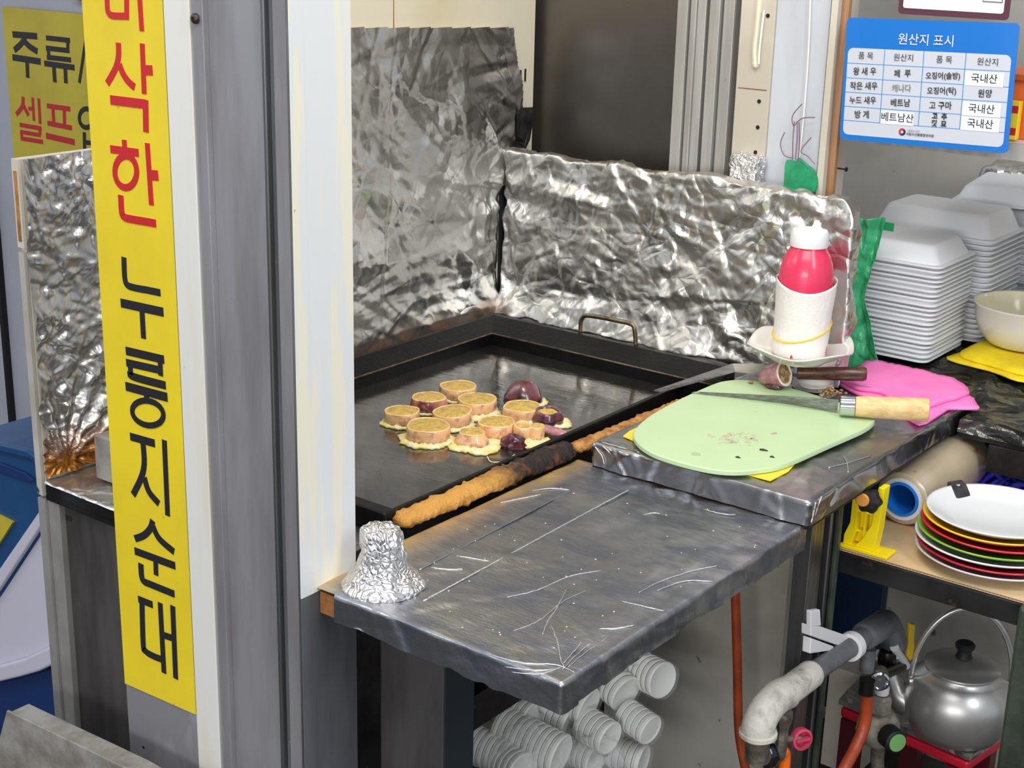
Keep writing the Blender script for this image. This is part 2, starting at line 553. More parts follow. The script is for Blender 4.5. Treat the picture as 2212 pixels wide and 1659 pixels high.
def star_sheet(bm, outline, rings, top, thick, center=None):
    """a flat-lying piece: outline of (x, y, z), height added by top(x, y, rho), thickness below"""
    n = len(outline)
    c = V(center) if center is not None else sum((V(p) for p in outline), V()) / n
    up, dn = [], []
    for k in range(1, rings + 1):
        rho = k / rings
        ru, rd = [], []
        for p in outline:
            q = c.lerp(V(p), rho)
            h = top(q.x, q.y, rho)
            ru.append(bm.verts.new((q.x, q.y, q.z + h)))
            if k == rings:
                rd.append(bm.verts.new((q.x, q.y, q.z + min(h, 0) - thick)))
        up.append(ru)
        if rd:
            dn = rd
    cv = bm.verts.new((c.x, c.y, c.z + top(c.x, c.y, 0)))
    for i in range(n):
        j = (i + 1) % n
        bm.faces.new((cv, up[0][i], up[0][j]))
        for a, b in zip(up, up[1:]):
            bm.faces.new((a[i], b[i], b[j], a[j]))
        bm.faces.new((up[-1][i], dn[i], dn[j], up[-1][j]))
    bm.faces.new(dn[::-1])
    return bm


def nz(x, y, z=0.0, s=1.0):
    return noise.noise(V((x * s, y * s, z * s)))


def crumple(P, seed, n, a, Lr=(0.02, 0.14), wr=(0.004, 0.03), lean=None):
    """height field of n straight sharp folds scattered over the points P (N x 3)"""
    rng = np.random.default_rng(seed)
    h = np.zeros(len(P))
    for _ in range(n):
        c = P[rng.integers(len(P))]
        d = rng.normal(size=3)
        if lean is not None:
            d = d + np.array(lean) * rng.choice((-1, 1))
        d /= np.linalg.norm(d)
        w = math.exp(rng.uniform(math.log(wr[0]), math.log(wr[1])))
        L = max(math.exp(rng.uniform(math.log(Lr[0]), math.log(Lr[1]))), w * 1.5)
        q = P - c
        r2 = (q * q).sum(1)
        m = r2 < (2.2 * L) ** 2
        if not m.any():
            continue
        s = q[m] @ d
        k = rng.uniform(-0.6, 0.6)
        tri = np.where(s > 0, np.maximum(0, 1 - s / (w * (1 + k))), np.maximum(0, 1 + s / (w * (1 - k))))
        h[m] += rng.choice((-1, 1)) * a * w * rng.uniform(0.4, 1.0) * tri * np.exp(-(r2[m] / (L * L)))
    return h


def grid_mesh(name, P, keep=None):
    nu, nv = P.shape[:2]
    idx = np.arange(nu * nv).reshape(nu, nv)
    q = np.stack([idx[:-1, :-1], idx[1:, :-1], idx[1:, 1:], idx[:-1, 1:]], -1)
    if keep is not None:
        k = keep[:-1, :-1] & keep[1:, :-1] & keep[1:, 1:] & keep[:-1, 1:]
        q = q[k]
    q = q.reshape(-1, 4)
    used = np.unique(q)
    remap = np.full(nu * nv, -1)
    remap[used] = np.arange(len(used))
    me = bpy.data.meshes.new(name)
    me.from_pydata(P.reshape(-1, 3)[used].tolist(), [], remap[q].tolist())
    return me


def foil_box(name, b, r, step, seed, n, a, bottom=False, keep=None, post=None, Lr=(0.02, 0.14), wr=(0.004, 0.03), lean=None, side_a=1.0):
    """a rounded box skinned in creased foil, open below unless bottom"""
    x0, x1, y0, y1, z0, z1 = b
    lo, hi = np.array([x0, y0, z0]), np.array([x1, y1, z1])
    verts, index, faces = [], {}, []

    def vid(p):
        k = tuple(np.round(p, 6))
        if k not in index:
            index[k] = len(verts)
            verts.append(p)
        return index[k]

    dims = hi - lo
    nn = [max(2, int(round(dd / step))) for dd in dims]
    for ax in range(3):
        for side in (0, 1):
            if ax == 2 and side == 0 and not bottom:
                continue
            u, w = [i for i in range(3) if i != ax]
            gu = np.linspace(lo[u], hi[u], nn[u] + 1)
            gw = np.linspace(lo[w], hi[w], nn[w] + 1)
            ids = [[0] * len(gw) for _ in gu]
            for i, a_ in enumerate(gu):
                for j, c_ in enumerate(gw):
                    p = np.zeros(3)
                    p[ax] = hi[ax] if side else lo[ax]
                    p[u], p[w] = a_, c_
                    ids[i][j] = vid(p)
            for i in range(len(gu) - 1):
                for j in range(len(gw) - 1):
                    c = np.zeros(3)
                    c[ax] = hi[ax] if side else lo[ax]
                    c[u], c[w] = (gu[i] + gu[i + 1]) / 2, (gw[j] + gw[j + 1]) / 2
                    if keep and not keep(c, ax, side):
                        continue
                    faces.append((ids[i][j], ids[i + 1][j], ids[i + 1][j + 1], ids[i][j + 1]))
    P = np.array(verts)
    ilo, ihi = lo + r, hi - r
    if not bottom:
        ilo[2] = lo[2]
    c = np.clip(P, ilo, ihi)
    dv = P - c
    ln = np.linalg.norm(dv, axis=1, keepdims=True)
    nrm = np.where(ln > 1e-9, dv / np.maximum(ln, 1e-9), np.array([0, 0, 1.0]))
    P = np.where(ln > 1e-9, c + nrm * r, P)
    h = crumple(P, seed, n, a, Lr, wr, lean)
    h *= np.where(np.abs(nrm[:, 2]) > 0.7, 1.0, side_a)
    P = P + nrm * h[:, None]
    if post:
        P = post(P, nrm)
    me = bpy.data.meshes.new(name)
    used = sorted({i for f in faces for i in f})
    rm = {v: i for i, v in enumerate(used)}
    me.from_pydata([P[i].tolist() for i in used], [], [[rm[i] for i in f] for f in faces])
    bm = bmesh.new()
    bm.from_mesh(me)
    return bm


def ribbon(bm, pts, w, closed, y, t=0.0005):
    """a stroke of width w drawn on the plane y, standing t proud of it towards -y"""
    P = [np.array(p) for p in pts]
    n = len(P)
    Lf, Rt = [], []
    for i in range(n):
        if closed:
            a, c = P[i] - P[i - 1], P[(i + 1) % n] - P[i]
        else:
            a = P[i] - P[i - 1] if i > 0 else P[1] - P[0]
            c = P[i + 1] - P[i] if i < n - 1 else P[-1] - P[-2]
        a, c = a / max(np.linalg.norm(a), 1e-9), c / max(np.linalg.norm(c), 1e-9)
        na, nc = np.array([-a[1], a[0]]), np.array([-c[1], c[0]])
        m = na + nc
        m = m / max(np.linalg.norm(m), 1e-9)
        k = min(1.0 / max(m @ na, 0.35), 2.0)
        Lf.append(P[i] + m * k * w / 2)
        Rt.append(P[i] - m * k * w / 2)
    f = lambda q, yy: bm.verts.new((q[0], yy, q[1]))
    A, Bq = [f(q, y - t) for q in Lf], [f(q, y - t) for q in Rt]
    A2, B2 = [f(q, y) for q in Lf], [f(q, y) for q in Rt]
    for i in range(n if closed else n - 1):
        j = (i + 1) % n
        bm.faces.new((A[i], A[j], Bq[j], Bq[i]))
        bm.faces.new((A[i], A2[i], A2[j], A[j]))
        bm.faces.new((Bq[i], Bq[j], B2[j], B2[i]))
    if not closed:
        for e in (0, -1):
            bm.faces.new((A[e], Bq[e], B2[e], A2[e]))
    return bm


def glyphs(parent, groups, y, mats, name='letter'):
    for S, m in zip(groups, mats):
        bm = B()
        for k, (w, closed, pts) in enumerate(S):
            ribbon(bm, pts, w, closed, y, 0.0005 + 0.00004 * k)
        part(name, bm, m, parent)


def text_mesh(body, size, M, bold=0.0, sx=1.0):
    c = bpy.data.curves.new('txt', 'FONT')
    c.body = body
    c.size = size
    c.align_x = 'CENTER'
    c.align_y = 'CENTER'
    c.offset = bold
    c.resolution_u = 3
    o = bpy.data.objects.new('txt', c)
    COL.objects.link(o)
    dg = bpy.context.evaluated_depsgraph_get()
    me = bpy.data.meshes.new_from_object(o.evaluated_get(dg))
    bpy.data.objects.remove(o)
    bpy.data.curves.remove(c)
    me.transform(M @ Matrix.Diagonal((sx, 1, 1, 1)))
    return me

# ------------------------------------------------------------------ the setting
struct('floor', box(B(), -6.0, 6.0, -7.0, 2.6, -0.05, 0.0), FLOORM)
struct('wall_far', box(B(), -0.7, 3.0, 0.78, 0.84, 0.0, 2.6), WALLGREY)
struct('wall_side', box(B(), -2.4, -0.62, 0.36, 0.42, 0.0, 2.6), BG_PANEL)
gx = (-1.809, 0.36, 0.4481)[0]
struct('trim_1', box(B(), gx - 0.008, gx + 0.004, 0.345, 0.3595, 0.0, 2.6), BLACKM)
struct('trim_2', box(B(), gx - 0.03, gx - 0.0085, 0.345, 0.3595, 0.0, 2.6), BG_PANEL)

# the cream panel that carries the foil, beside a dark glazed opening
wl = struct('wall_left', box(B(), -0.05, -0.0125, -0.5, 0.086, 0.86, 2.3), BEIGE)
sm = (-0.0125, -0.2212, 1.3241)[1]
struct('trim_3', box(B(), -0.0124, -0.0118, sm - 0.0006, sm + 0.0006, 1.2, 2.3), WOOD_EDGE)
for px_, nm in (((-0.0125, 0.0537, 1.2197), 'a'), ((-0.0125, 0.0649, 1.2209), 'b')):
    struct('trim_4', box(B(), -0.0124, -0.0115, px_[1] - 0.0016, px_[1] + 0.0016, px_[2] - 0.009, px_[2] + 0.009), BLACKM)
win = thing('window_1', 'dark tinted pane in a grey aluminium frame behind the foil', 'window', (0.15, 0.1, 0.86))
del win['label'], win['category']
win['kind'] = 'structure'
x_p = (0.2408, 0.06, 1.3406)[0]
part('pane', box(B(), -0.12, x_p + 0.02, 0.10, 0.108, 0.86, 2.3), GLASS_DARK, win)
cuts = [(0.2484, 0.05, 1.3413)[0], (0.2647, 0.05, 1.3421)[0], (0.2675, 0.05, 1.3423)[0], (0.2766, 0.05, 1.3428)[0], (0.2899, 0.05, 1.3435)[0], (0.2975, 0.05, 1.3439)[0], (0.3133, 0.05, 1.3447)[0], (0.3168, 0.05, 1.3449)[0], (0.3331, 0.05, 1.3458)[0], (0.3425, 0.05, 1.3463)[0]]
deps = [0.05, 0.066, 0.052, 0.055, 0.095, 0.05, 0.066, 0.053, 0.09]
for (a, c), dpt in zip(zip(cuts, cuts[1:]), deps):
    dark = dpt > 0.08
    part('frame_groove' if dark else 'frame_profile', box(B(), a + 0.0002, c - 0.0002, dpt, 0.108, 0.86, 2.3), SLATE if dark else ALU_GREY, win, bev=0.0008)
part('frame_back', box(B(), cuts[0], cuts[-1], 0.1085, 0.12, 0.86, 2.3), SLATE, win)
xa, xb, xc, xd, xe, xf = (0.3439, 0.05, 1.3463)[0], (0.3935, 0.05, 1.349)[0], (0.4674, 0.05, 1.3529)[0], (0.4699, 0.05, 1.353)[0], (0.4792, 0.05, 1.3535)[0], (0.489, 0.05, 1.354)[0]
struct('trim_5', box(B(), xa, xb, 0.05, 0.11, 1.0, 2.3), CREAM_BOARD, bev=0.001)
struct('wall_back', box(B(), xb + 0.0004, xc, 0.054, 0.11, 0.9, 2.3), BLUEWHITE)
struct('trim_6', box(B(), xc + 0.0004, xd, 0.066, 0.11, 0.9, 2.3), WOOD_EDGE)
struct('trim_7', box(B(), xd + 0.0004, xe, 0.05, 0.11, 0.9, 2.3), CREAM_BOARD)
struct('trim_8', box(B(), xe + 0.0004, xf, 0.06, 0.068, 0.875, 2.3), WOOD)
for k, q in enumerate(((0.3834, 0.05, 1.329), (0.3799, 0.05, 1.2206), (0.3807, 0.05, 1.1872), (0.38, 0.05, 1.1545))):
    struct('trim_%d' % (9 + k), lathe(B(), [(0.0027, 0), (0.0027, 0.0008)], 10, axis_m(q, (0, -1, 0))), BLACKM)
sp = (0.3685, 0.05, 1.2356)
struct('trim_13', box(B(), xa + 0.004, xb - 0.004, 0.0494, 0.0499, sp[2] - 0.0005, sp[2] + 0.0005), WOOD_EDGE)
bead = spline([(0.3704, 0.049, 1.3478), (0.37, 0.049, 1.3132), (0.3691, 0.049, 1.2841), (0.3723, 0.049, 1.262)])
tag(part('glue_bead', tube(B(), bead, [0.004] * (len(bead) - 3) + [0.0045, 0.004, 0.002], 8), BEIGE, loc=bead[-1]), 'dried cream bead of glue running down the board beside the window frame', 'glue')
tag(part('cable_tie', tube(B(), spline([(0.3802, 0.045, 1.3359), (0.3788, 0.045, 1.3139), (0.3776, 0.045, 1.2878), (0.3779, 0.045, 1.2686)]), 0.0014, 8), CORD_WHITE, loc=(xa, 0.045, 1.28)), 'thin white cable tie hanging over the cream board', 'cable tie')
tag(part('pull_cord', tube(B(), spline([(0.4396, 0.05, 1.3737), (0.4438, 0.05, 1.2952), (0.4449, 0.05, 1.2202), (0.4437, 0.05, 1.1552)]), 0.0011, 8), CORD_WHITE, loc=(0.45, 0.05, 1.15)), 'thin white cord hanging in front of the bluish white panel', 'cord')
q = (0.3771, 0.046, 1.1327)
tag(part('foil_block', foil_box('foil_block', (q[0] - 0.0195, q[0] + 0.0195, 0.022, 0.0495, q[2] - 0.022, q[2] + 0.019), 0.003, 0.0016, 91, 160, 0.7, bottom=True, Lr=(0.004, 0.02), wr=(0.0015, 0.005)), FOIL_LUMP, loc=q), 'small foil wrapped block under the cream board above the foil panel', 'block')

t = thing('net_bag', 'green net bag hanging from mauve twine on the bluish white panel', 'bag', (0.4462, 0.045, 1.1201))
out = closed_spline([(0.4296, 0.046, 1.151), (0.4404, 0.046, 1.1493), (0.4438, 0.046, 1.1545), (0.4563, 0.046, 1.1476), (0.4688, 0.046, 1.1396), (0.4736, 0.046, 1.1163), (0.4515, 0.046, 1.1135), (0.4303, 0.046, 1.1131), (0.4276, 0.046, 1.1358)], 3)
bm = B()
a = [V((p.x, p.y + 0.004 * nz(p.x, p.z, 1, 60), p.z)) for p in out]
loft(bm, [[V((p.x, p.y - 0.006 * s, p.z)) for p in a] for s in (-0.5, 0.5)])
part('net', bm, GREEN_NET, t)
for k, (pts) in enumerate(([(0.4359, 0.043, 1.2012), (0.4359, 0.043, 1.1788), (0.4377, 0.043, 1.1523)], [(0.44, 0.0425, 1.2017), (0.442, 0.0425, 1.1795), (0.4418, 0.0425, 1.1528)], [(0.4425, 0.043, 1.2007), (0.4453, 0.043, 1.1769), (0.4456, 0.043, 1.1514)], [(0.4443, 0.043, 1.2237), (0.4326, 0.043, 1.208), (0.4351, 0.043, 1.1953), (0.4399, 0.043, 1.2005), (0.4478, 0.043, 1.2065), (0.4637, 0.043, 1.2087)], [(0.4234, 0.043, 1.1858), (0.4188, 0.043, 1.171), (0.4253, 0.043, 1.1568), (0.4388, 0.043, 1.1542)], [(0.461, 0.043, 1.1833), (0.4484, 0.043, 1.1648), (0.4587, 0.043, 1.1589), (0.4693, 0.043, 1.1501)])):
    part('twine', tube(B(), spline(pts), 0.0007, 6), TWINE, t)

# ------------------------------------------------------------------ cart body and left part of the counter
CREAM_STEEL = mat('pale_grey_steel', (158, 156, 154), 0.5, 0.3, col2=(136, 132, 128), ns=8, col3=(70, 56, 50), ns3=50, lo3=.7, hi3=.76)
t = thing('food_cart', 'dark steel food cart body carrying the black griddle', 'cart', (0.2, -0.4, 0.0))
part('body', box(B(), 0.004, 0.30, -0.739, -0.02, 0.04, 0.826), STEEL_DARK, t)
cz = 0.85
bm = B()
prism(bm, [(0.003, -0.803, 0.827), (0.146, -0.803, 0.827), (0.146, -0.748, 0.827), (0.384, -0.748, 0.827), (0.384, -0.012, 0.827), (0.003, -0.012, 0.827)], (0, 0, 0.006))
part('counter_frame', bm, STEEL_DARK, t)
def ledge_foil():
    n1, n2 = 100, 55
    P = np.zeros((n1, n2, 3))
    gy, gx_ = np.linspace(-0.804, -0.67, n1), np.linspace(0.003, 0.1465, n2)
    P[..., 0], P[..., 1], P[..., 2] = gx_[None, :], gy[:, None], 0.8478
    P[..., 2] += crumple(P.reshape(-1, 3), 5, 150, 0.22, (0.01, 0.05), (0.003, 0.012)).reshape(n1, n2)
    P[..., 2] = np.clip(P[..., 2], 0.8468, 0.8486)
    P[0, :, 2] = 0.846
    return grid_mesh('ledge_foil', P)
part('ledge_foil', ledge_foil(), FOIL, t, smooth=True, label='crinkled grey foil over the narrow end of the counter')
part('ledge_core', box(B(), 0.003, 0.146, -0.8025, -0.665, 0.8332, 0.8460), STEEL_DARK, t)
part('counter_top', box(B(), 0.003, 0.384, -0.664, -0.012, 0.8332, 0.8485), STEEL_DARK, t)
part('counter_top', box(B(), 0.1475, 0.384, -0.747, -0.6642, 0.8332, 0.8485), FOIL_FLAT, t)
part('corner_strip', box(B(), 0.001, 0.021, -0.8005, -0.776, 0.04, 0.8268), CREAM_STEEL, t, bev=0.001)
part('end_post', box(B(), -0.0118, 0.0008, -0.8036, -0.777, 0.04, 0.826), CREAM_STEEL, t)
part('front_panel', box(B(), 0.0215, 0.14, -0.793, -0.776, 0.04, 0.8268), PANEL_DARK, t, label='stained dark steel front panel')
part('front_panel', box(B(), 0.1405, 0.398, -0.7495, -0.74, 0.04, 0.8268), STEEL_DARK, t)
q = (0.0294, -0.745, 0.8731)
tag(part('steel_block', box(B(), (0.0421, -0.765, 0.9004)[0], 0.19, -0.765, -0.70, 0.8515, (0.0446, -0.765, 0.901)[2]), STONE, bev=0.001, loc=(0.12, -0.73, 0.851)), 'grey metal block on the foil covered counter end beside the yellow sign', 'block')

# ------------------------------------------------------------------ foil splashbacks
t = thing('foil_splashback', 'tall board covered in greasy creased foil on the cream wall behind the griddle', 'splashback', (0.0, -0.4, 0.858))
bm = B()
prism(bm, [(-0.001, -0.799, 0.8285), (-0.001, 0.0, 0.8285), (-0.001, 0.012, 1.286), (-0.001, -0.5, 1.308), (-0.001, -0.5, 1.197), (-0.001, -0.799, 1.197)], (-0.0105, 0, 0))
part('board', bm, CREAM_BOARD, t, label='cream board with a bare worn end')
part('board_end', box(B(), -0.0116, -0.0008, -0.8035, -0.7995, 1.105, 1.197), CREAM_BOARD, t)
part('board_end', box(B(), -0.0085, -0.0035, -0.8042, -0.8036, 1.112, 1.185), WOOD_EDGE, t)
part('board_end', box(B(), -0.0116, -0.0022, -0.8035, -0.7995, 0.83, 1.10), STEEL_DIRTY, t)


def left_sheet():
    gy = np.linspace(-0.802, 0.047, 470)
    gz = np.linspace(0.8525, 1.3152, 256)
    P = np.zeros((len(gy), len(gz), 3))
    P[..., 1], P[..., 2] = gy[:, None], gz[None, :]
    F_ = P.reshape(-1, 3)
    h = crumple(F_, 11, 170, 0.15, (0.06, 0.36), (0.006, 0.040), lean=(0, 0.5, 1.6))
    h += crumple(F_, 12, 300, 0.17, (0.012, 0.08), (0.003, 0.012), lean=(0, 0.2, 0.6))
    y, z = F_[:, 1], F_[:, 2]
    near = np.exp(-((y + 0.02) / 0.06) ** 2)
    h += near * crumple(F_, 13, 220, 0.5, (0.02, 0.09), (0.003, 0.014))
    vis = (y < -0.6)
    h[vis] += crumple(F_[vis], 14, 1500, 0.5, (0.006, 0.035), (0.0022, 0.0065))
    # radiating pleats in the bottom corner by the counter end
    dy, dz = y + 0.775, z - 0.868
    ang = np.arctan2(dz, dy)
    h += 0.0045 * np.cos(ang * 17) * np.exp(-((np.hypot(dy, dz) - 0.06) / 0.055) ** 2)
    # the dark slit where the two panels meet
    slit = np.clip((y + 0.028) / 0.03, 0, 1) ** 2 * np.clip((1.075 - z) / 0.02, 0, 1)
    F_[:, 0] = 0.0055 + h - 0.012 * slit
    P = F_.reshape(P.shape)
    P[..., 0] = np.maximum(P[..., 0], -0.0005)
    top = np.where(gy < -0.5, 1.1985, 1.3072 - 0.0436 * (gy + 0.315))
    edge = np.interp(gz, [0.85, 1.075, 1.09, 1.14, 1.175, 1.21, 1.25, 1.29, 1.31], [-0.009, -0.009, 0.03, 0.044, 0.041, 0.035, 0.024, 0.016, 0.0135])
    keep = (gz[None, :] <= top[:, None]) & (gy[:, None] <= edge[None, :])
    return grid_mesh('foil_sheet', P, keep)


part('foil_sheet', left_sheet(), FOIL_LEFT, t, smooth=True)
# a torn dark flap at the upper corner
fl = [(0.003, 0.0196, 1.1795), (0.003, 0.0631, 1.1764), (0.003, 0.0607, 1.1558), (0.003, 0.055, 1.1307), (0.003, 0.0412, 1.1119), (0.003, 0.0242, 1.1191)]
bm = B()
star_sheet(bm, fl, 4, lambda x, y, r: 0.0, 0.0004)
for v in bm.verts:
    v.co.x += 0.004 + 0.003 * nz(v.co.y, v.co.z, 0, 70)
part('foil_flap', bm, FOIL_BLACK, t, label='torn dark foil flap at the upper corner')


def round_end(P, nrm):
    x1, z1, R = 0.552, 1.124, 0.036
    cx, cz_ = x1 - R, z1 - R
    dx, dz = P[:, 0] - cx, P[:, 2] - cz_
    d = np.hypot(dx, dz)
    m = (dx > 0) & (dz > 0) & (d > R)
    P[m, 0] = cx + dx[m] / d[m] * R
    P[m, 2] = cz_ + dz[m] / d[m] * R
    P[:, 2] = np.minimum(P[:, 2], z1 + 0.0015)
    # the foil bellies out over the back rim, and is smooth at the far end
    bel = np.clip((0.935 - P[:, 2]) / 0.06, 0, 1) ** 1.5 * np.clip((0.40 - P[:, 0]) / 0.05, 0, 1)
    fr = np.clip(-nrm[:, 1], 0, 1)
    P[:, 1] -= 0.028 * bel * fr
    P[:, 2] += 0.0015 * np.sin(P[:, 0] * 40) * np.clip((P[:, 2] - 1.11) / 0.012, 0, 1)
    sm = np.clip((P[:, 0] - 0.50) / 0.02, 0, 1) * fr * np.clip((1.08 - P[:, 2]) / 0.02, 0, 1)
    P[:, 1] = P[:, 1] * (1 - sm) + sm * -0.0065
    return P


t = thing('splash_guard', 'low board wrapped in heavily crumpled foil behind the griddle and sauce bottle', 'splashback', (0.27, 0.008, 0.872))
part('foil_wrap', foil_box('foil_wrap', (0.003, 0.552, -0.006, 0.020, 0.88, 1.122), 0.006, 0.0021, 21, 1300, 0.215, Lr=(0.012, 0.12), wr=(0.003, 0.018), post=round_end, bottom=True), FOIL, t, smooth=True)
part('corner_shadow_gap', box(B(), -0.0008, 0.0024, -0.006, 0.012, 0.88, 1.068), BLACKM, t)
part('board', box(B(), 0.012, 0.53, 0.006, 0.009, 0.8785, 1.09), CREAM_BOARD, t)

# ------------------------------------------------------------------ griddle
g = thing('griddle', 'black oiled iron griddle with raised back rims and a crusted front edge', 'griddle', (0.2, -0.37, 0.8485))
part('plate', box(B(), 0.045, 0.3745, -0.652, -0.08, 0.8488, 0.860), PLATE_IRON, g)
PR = [(0.060, 0.8489), (0.060, 0.8765), (0.034, 0.8915), (0.028, 0.8915), (0.028, 0.8489)]
cy = lambda x: -0.048 - (x - 0.028) * 1.44
bm = B()
loft(bm, [[V((x, -0.66, z)) for x, z in PR], [V((x, cy(x), z)) for x, z in PR]])
part('back_rim', bm, IRON, g)
bm = B()
loft(bm, [[V((x, cy(x), z)) for x, z in PR], [V((0.4255, cy(x), z)) for x, z in PR]])
part('back_rim', bm, IRON, g)
WORN = mat('worn_iron_edge', (136, 112, 92), 0.45, 0.5, col2=(80, 66, 56), ns=60)
part('worn_edge', tube(B(), [(0.0602, -0.66, 0.8768), (0.0602, -0.094, 0.8768), (0.4255, -0.094, 0.8768)], 0.0011, 6), WORN, g)
part('front_rim', box(B(), 0.03, 0.3795, -0.672, -0.6525, 0.8489, 0.871), IRON, g, bev=0.003)
part('front_lip', box(B(), 0.3705, 0.3775, -0.652, -0.09, 0.8489, 0.8695), IRON, g, bev=0.002)
for nm, y0, y1, x0, x1, r0, r1, mt, lab, sd in (
        ('crust', -0.660, -0.372, 0.3865, 0.391, 0.0125, 0.0155, CRUST, 'crust toasted yellow at the near end and charred black at the far end', 3),
        ('crust', -0.370, -0.06, 0.3955, 0.409, 0.0095, 0.0085, mat('toasted_crust', (206, 150, 78), 0.6, 0, col2=(150, 96, 40), ns=60, bump=0.8, bs=240), 'golden toasted crust beyond the raised platform', 8)):
    loops = []
    for k in range(150):
        s = k / 149
        yy, xx, rr = y0 + (y1 - y0) * s, x0 + (x1 - x0) * s, r0 + (r1 - r0) * s
        lp = []
        for i in range(14):
            a = 2 * math.pi * i / 14
            q = rr * (1 + 0.3 * nz(math.cos(a) * 1.2 + sd, yy * 42, math.sin(a) * 1.2) + 0.3 * nz(i * 0.9, yy * 150, sd)) * (0.55 + 0.45 * min(1, k / 3, (149 - k) / 3))
            lp.append(V((xx + q * math.cos(a), yy, 0.8605 + 0.68 * q * math.sin(a))))
        loops.append(lp)
    part(nm, loft(B(), loops), mt, g, smooth=True, label=lab)
hd = [(0.1799, -0.047, 0.89), (0.18, -0.047, 0.9054), (0.1828, -0.047, 0.9132), (0.1896, -0.047, 0.9174), (0.2143, -0.047, 0.919), (0.2448, -0.047, 0.9194), (0.2584, -0.047, 0.9193), (0.2668, -0.047, 0.9163), (0.2696, -0.047, 0.9058), (0.272, -0.047, 0.8899)]
part('wire_handle', tube(B(), spline(hd, 4), 0.0032, 10), mat('greasy_wire', (150, 138, 110), 0.3, 0.9, col2=(96, 84, 60), ns=60), g, smooth=True)

# ------------------------------------------------------------------ squid slices frying on the griddle
PZ = 0.8602


def disc_fill(bm, r, z, seed, M, amp=0.0012, rings=7, n=30, dome=0.0012):
    R = []
    for k in range(rings, 0, -1):
        rho = k / rings
        R.append([bm.verts.new(M @ V((r * rho * math.cos(a), r * rho * math.sin(a), z + dome * (1 - rho ** 2) + (amp * nz(math.cos(a) * rho * r, math.sin(a) * rho * r, seed, 240) if k < rings else -0.001)))) for a in [2 * math.pi * i / n for i in range(n)]])
    c = bm.verts.new(M @ V((0, 0, z + dome)))
    for p, q in zip(R, R[1:]):
        for i in range(n):
            bm.faces.new((p[i], p[(i + 1) % n], q[(i + 1) % n], q[i]))
    for i in range(n):
        bm.faces.new((R[-1][i], R[-1][(i + 1) % n], c))
    return bm


def egg_sheet(cx, cy_, r, seed, squash=1.0, thick=0.0046, rough=0.22, off=(0, 0)):
    o = []
    for i in range(56):
        a = 2 * math.pi * i / 56
        q = r * (1 + rough * nz(math.cos(a) * 1.6, math.sin(a) * 1.6, seed) + 0.16 * nz(math.cos(a) * 6, math.sin(a) * 6, seed + 5))
        o.append((cx + off[0] + q * math.cos(a), cy_ + off[1] + q * math.sin(a) * squash, PZ + 0.0008))
    return star_sheet(B(), o, 6, lambda x, y, rho: thick * (1 - 0.55 * rho ** 6) * (0.8 + 0.9 * nz(x, y, seed, 190)), 0.0006)


def squid_slice(c, w, label, seed, h=0.0135, egg=1.12, eggoff=(0, 0), flare=1.0, skin=SKIN, tilt=(0, 0), rough=0.2):
    r = w * 0.000258
    c = V((c[0], c[1], PZ))
    t = thing('squid_slice', label, 'squid', c, 'squid slices frying on the griddle')
    lift = 0.0035
    M = Matrix.Translation(c + V((0, 0, lift))) @ Matrix.Rotation(math.radians(tilt[0]), 4, 'X') @ Matrix.Rotation(math.radians(tilt[1]), 4, 'Y')
    wob = lambda a, k: 1 + 0.15 * nz(math.cos(a) * 1.1, math.sin(a) * 1.1, seed) + 0.015 * nz(math.cos(a) * 5, math.sin(a) * 5, seed + k * 0.3)
    bm = lathe(B(), [(r * 0.9, 0), (r * flare * 0.99, 0.0006), (r * (0.3 + 0.7 * flare) * 1.03, h * 0.35), (r * 1.03, h * 0.7), (r * 1.0, h * 0.95), (r * 0.975, h * 1.0), (r * 0.95, h * 0.97), (r * 0.92, h * 0.8)], 40, M, wob, cap=False)
    part('skin', bm, skin, t, smooth=True)
    rim = lathe(B(), [(r * 1.004, h * 0.93), (r * 0.985, h * 1.015), (r * 0.945, h * 1.01), (r * 0.92, h * 0.9)], 40, M, wob, cap=False)
    part('flesh_rim', rim, FLESH, t, smooth=True)
    bm = disc_fill(B(), r * 0.965, h * 0.99, seed, M, amp=0.0016, dome=0.0016)
    part('filling', bm, FILLING, t, smooth=True)
    part('egg_batter', egg_sheet(c.x, c.y, r * egg, seed, off=eggoff, rough=rough), EGG, t, smooth=True)
    return t


squid_slice((0.1788, -0.312, 0.875), 90, 'fried squid slice farthest back on the griddle, near the dark corner reflection', 1, egg=1.08, eggoff=(-0.003, -0.002))
squid_slice((0.1818, -0.3738, 0.875), 80, 'fried squid slice with purple sides, second row back, left of the widest slice', 2, h=0.0145, egg=1.08, flare=1.1, skin=mat('darker_squid_skin', (206, 140, 118), 0.26, 0, col2=(116, 54, 66), ns=60, lo=0.4, hi=0.62, coat=0.5))
squid_slice((0.2287, -0.3369, 0.875), 95, 'wide fried squid slice in the middle of the back row', 3, egg=1.15, eggoff=(0.006, -0.006))
squid_slice((0.1898, -0.4324, 0.875), 78, 'fried squid slice at the end of the group nearest the white post', 4, egg=1.1, eggoff=(-0.002, -0.003))
squid_slice((0.2369, -0.393, 0.875), 93, 'fried squid slice with lumpy filling at the centre of the group', 5, egg=1.1, tilt=(3, -3), eggoff=(0.003, -0.004))
squid_slice((0.2878, -0.3225, 0.875), 89, 'fried squid slice with bright yellow top in front of the purple squid tip', 6, egg=1.2, eggoff=(0.004, -0.006))
squid_slice((0.2499, -0.4541, 0.876), 101, 'large fried squid slice with a carrot fleck on a wide yellow egg skirt', 7, h=0.015, egg=1.24, eggoff=(0.0, -0.002), rough=0.1)
squid_slice((0.3033, -0.3924, 0.875), 85, 'fried squid slice with carrot shreds between the large and flapped ones', 8, h=0.0155, egg=1.25, eggoff=(0.006, -0.006))
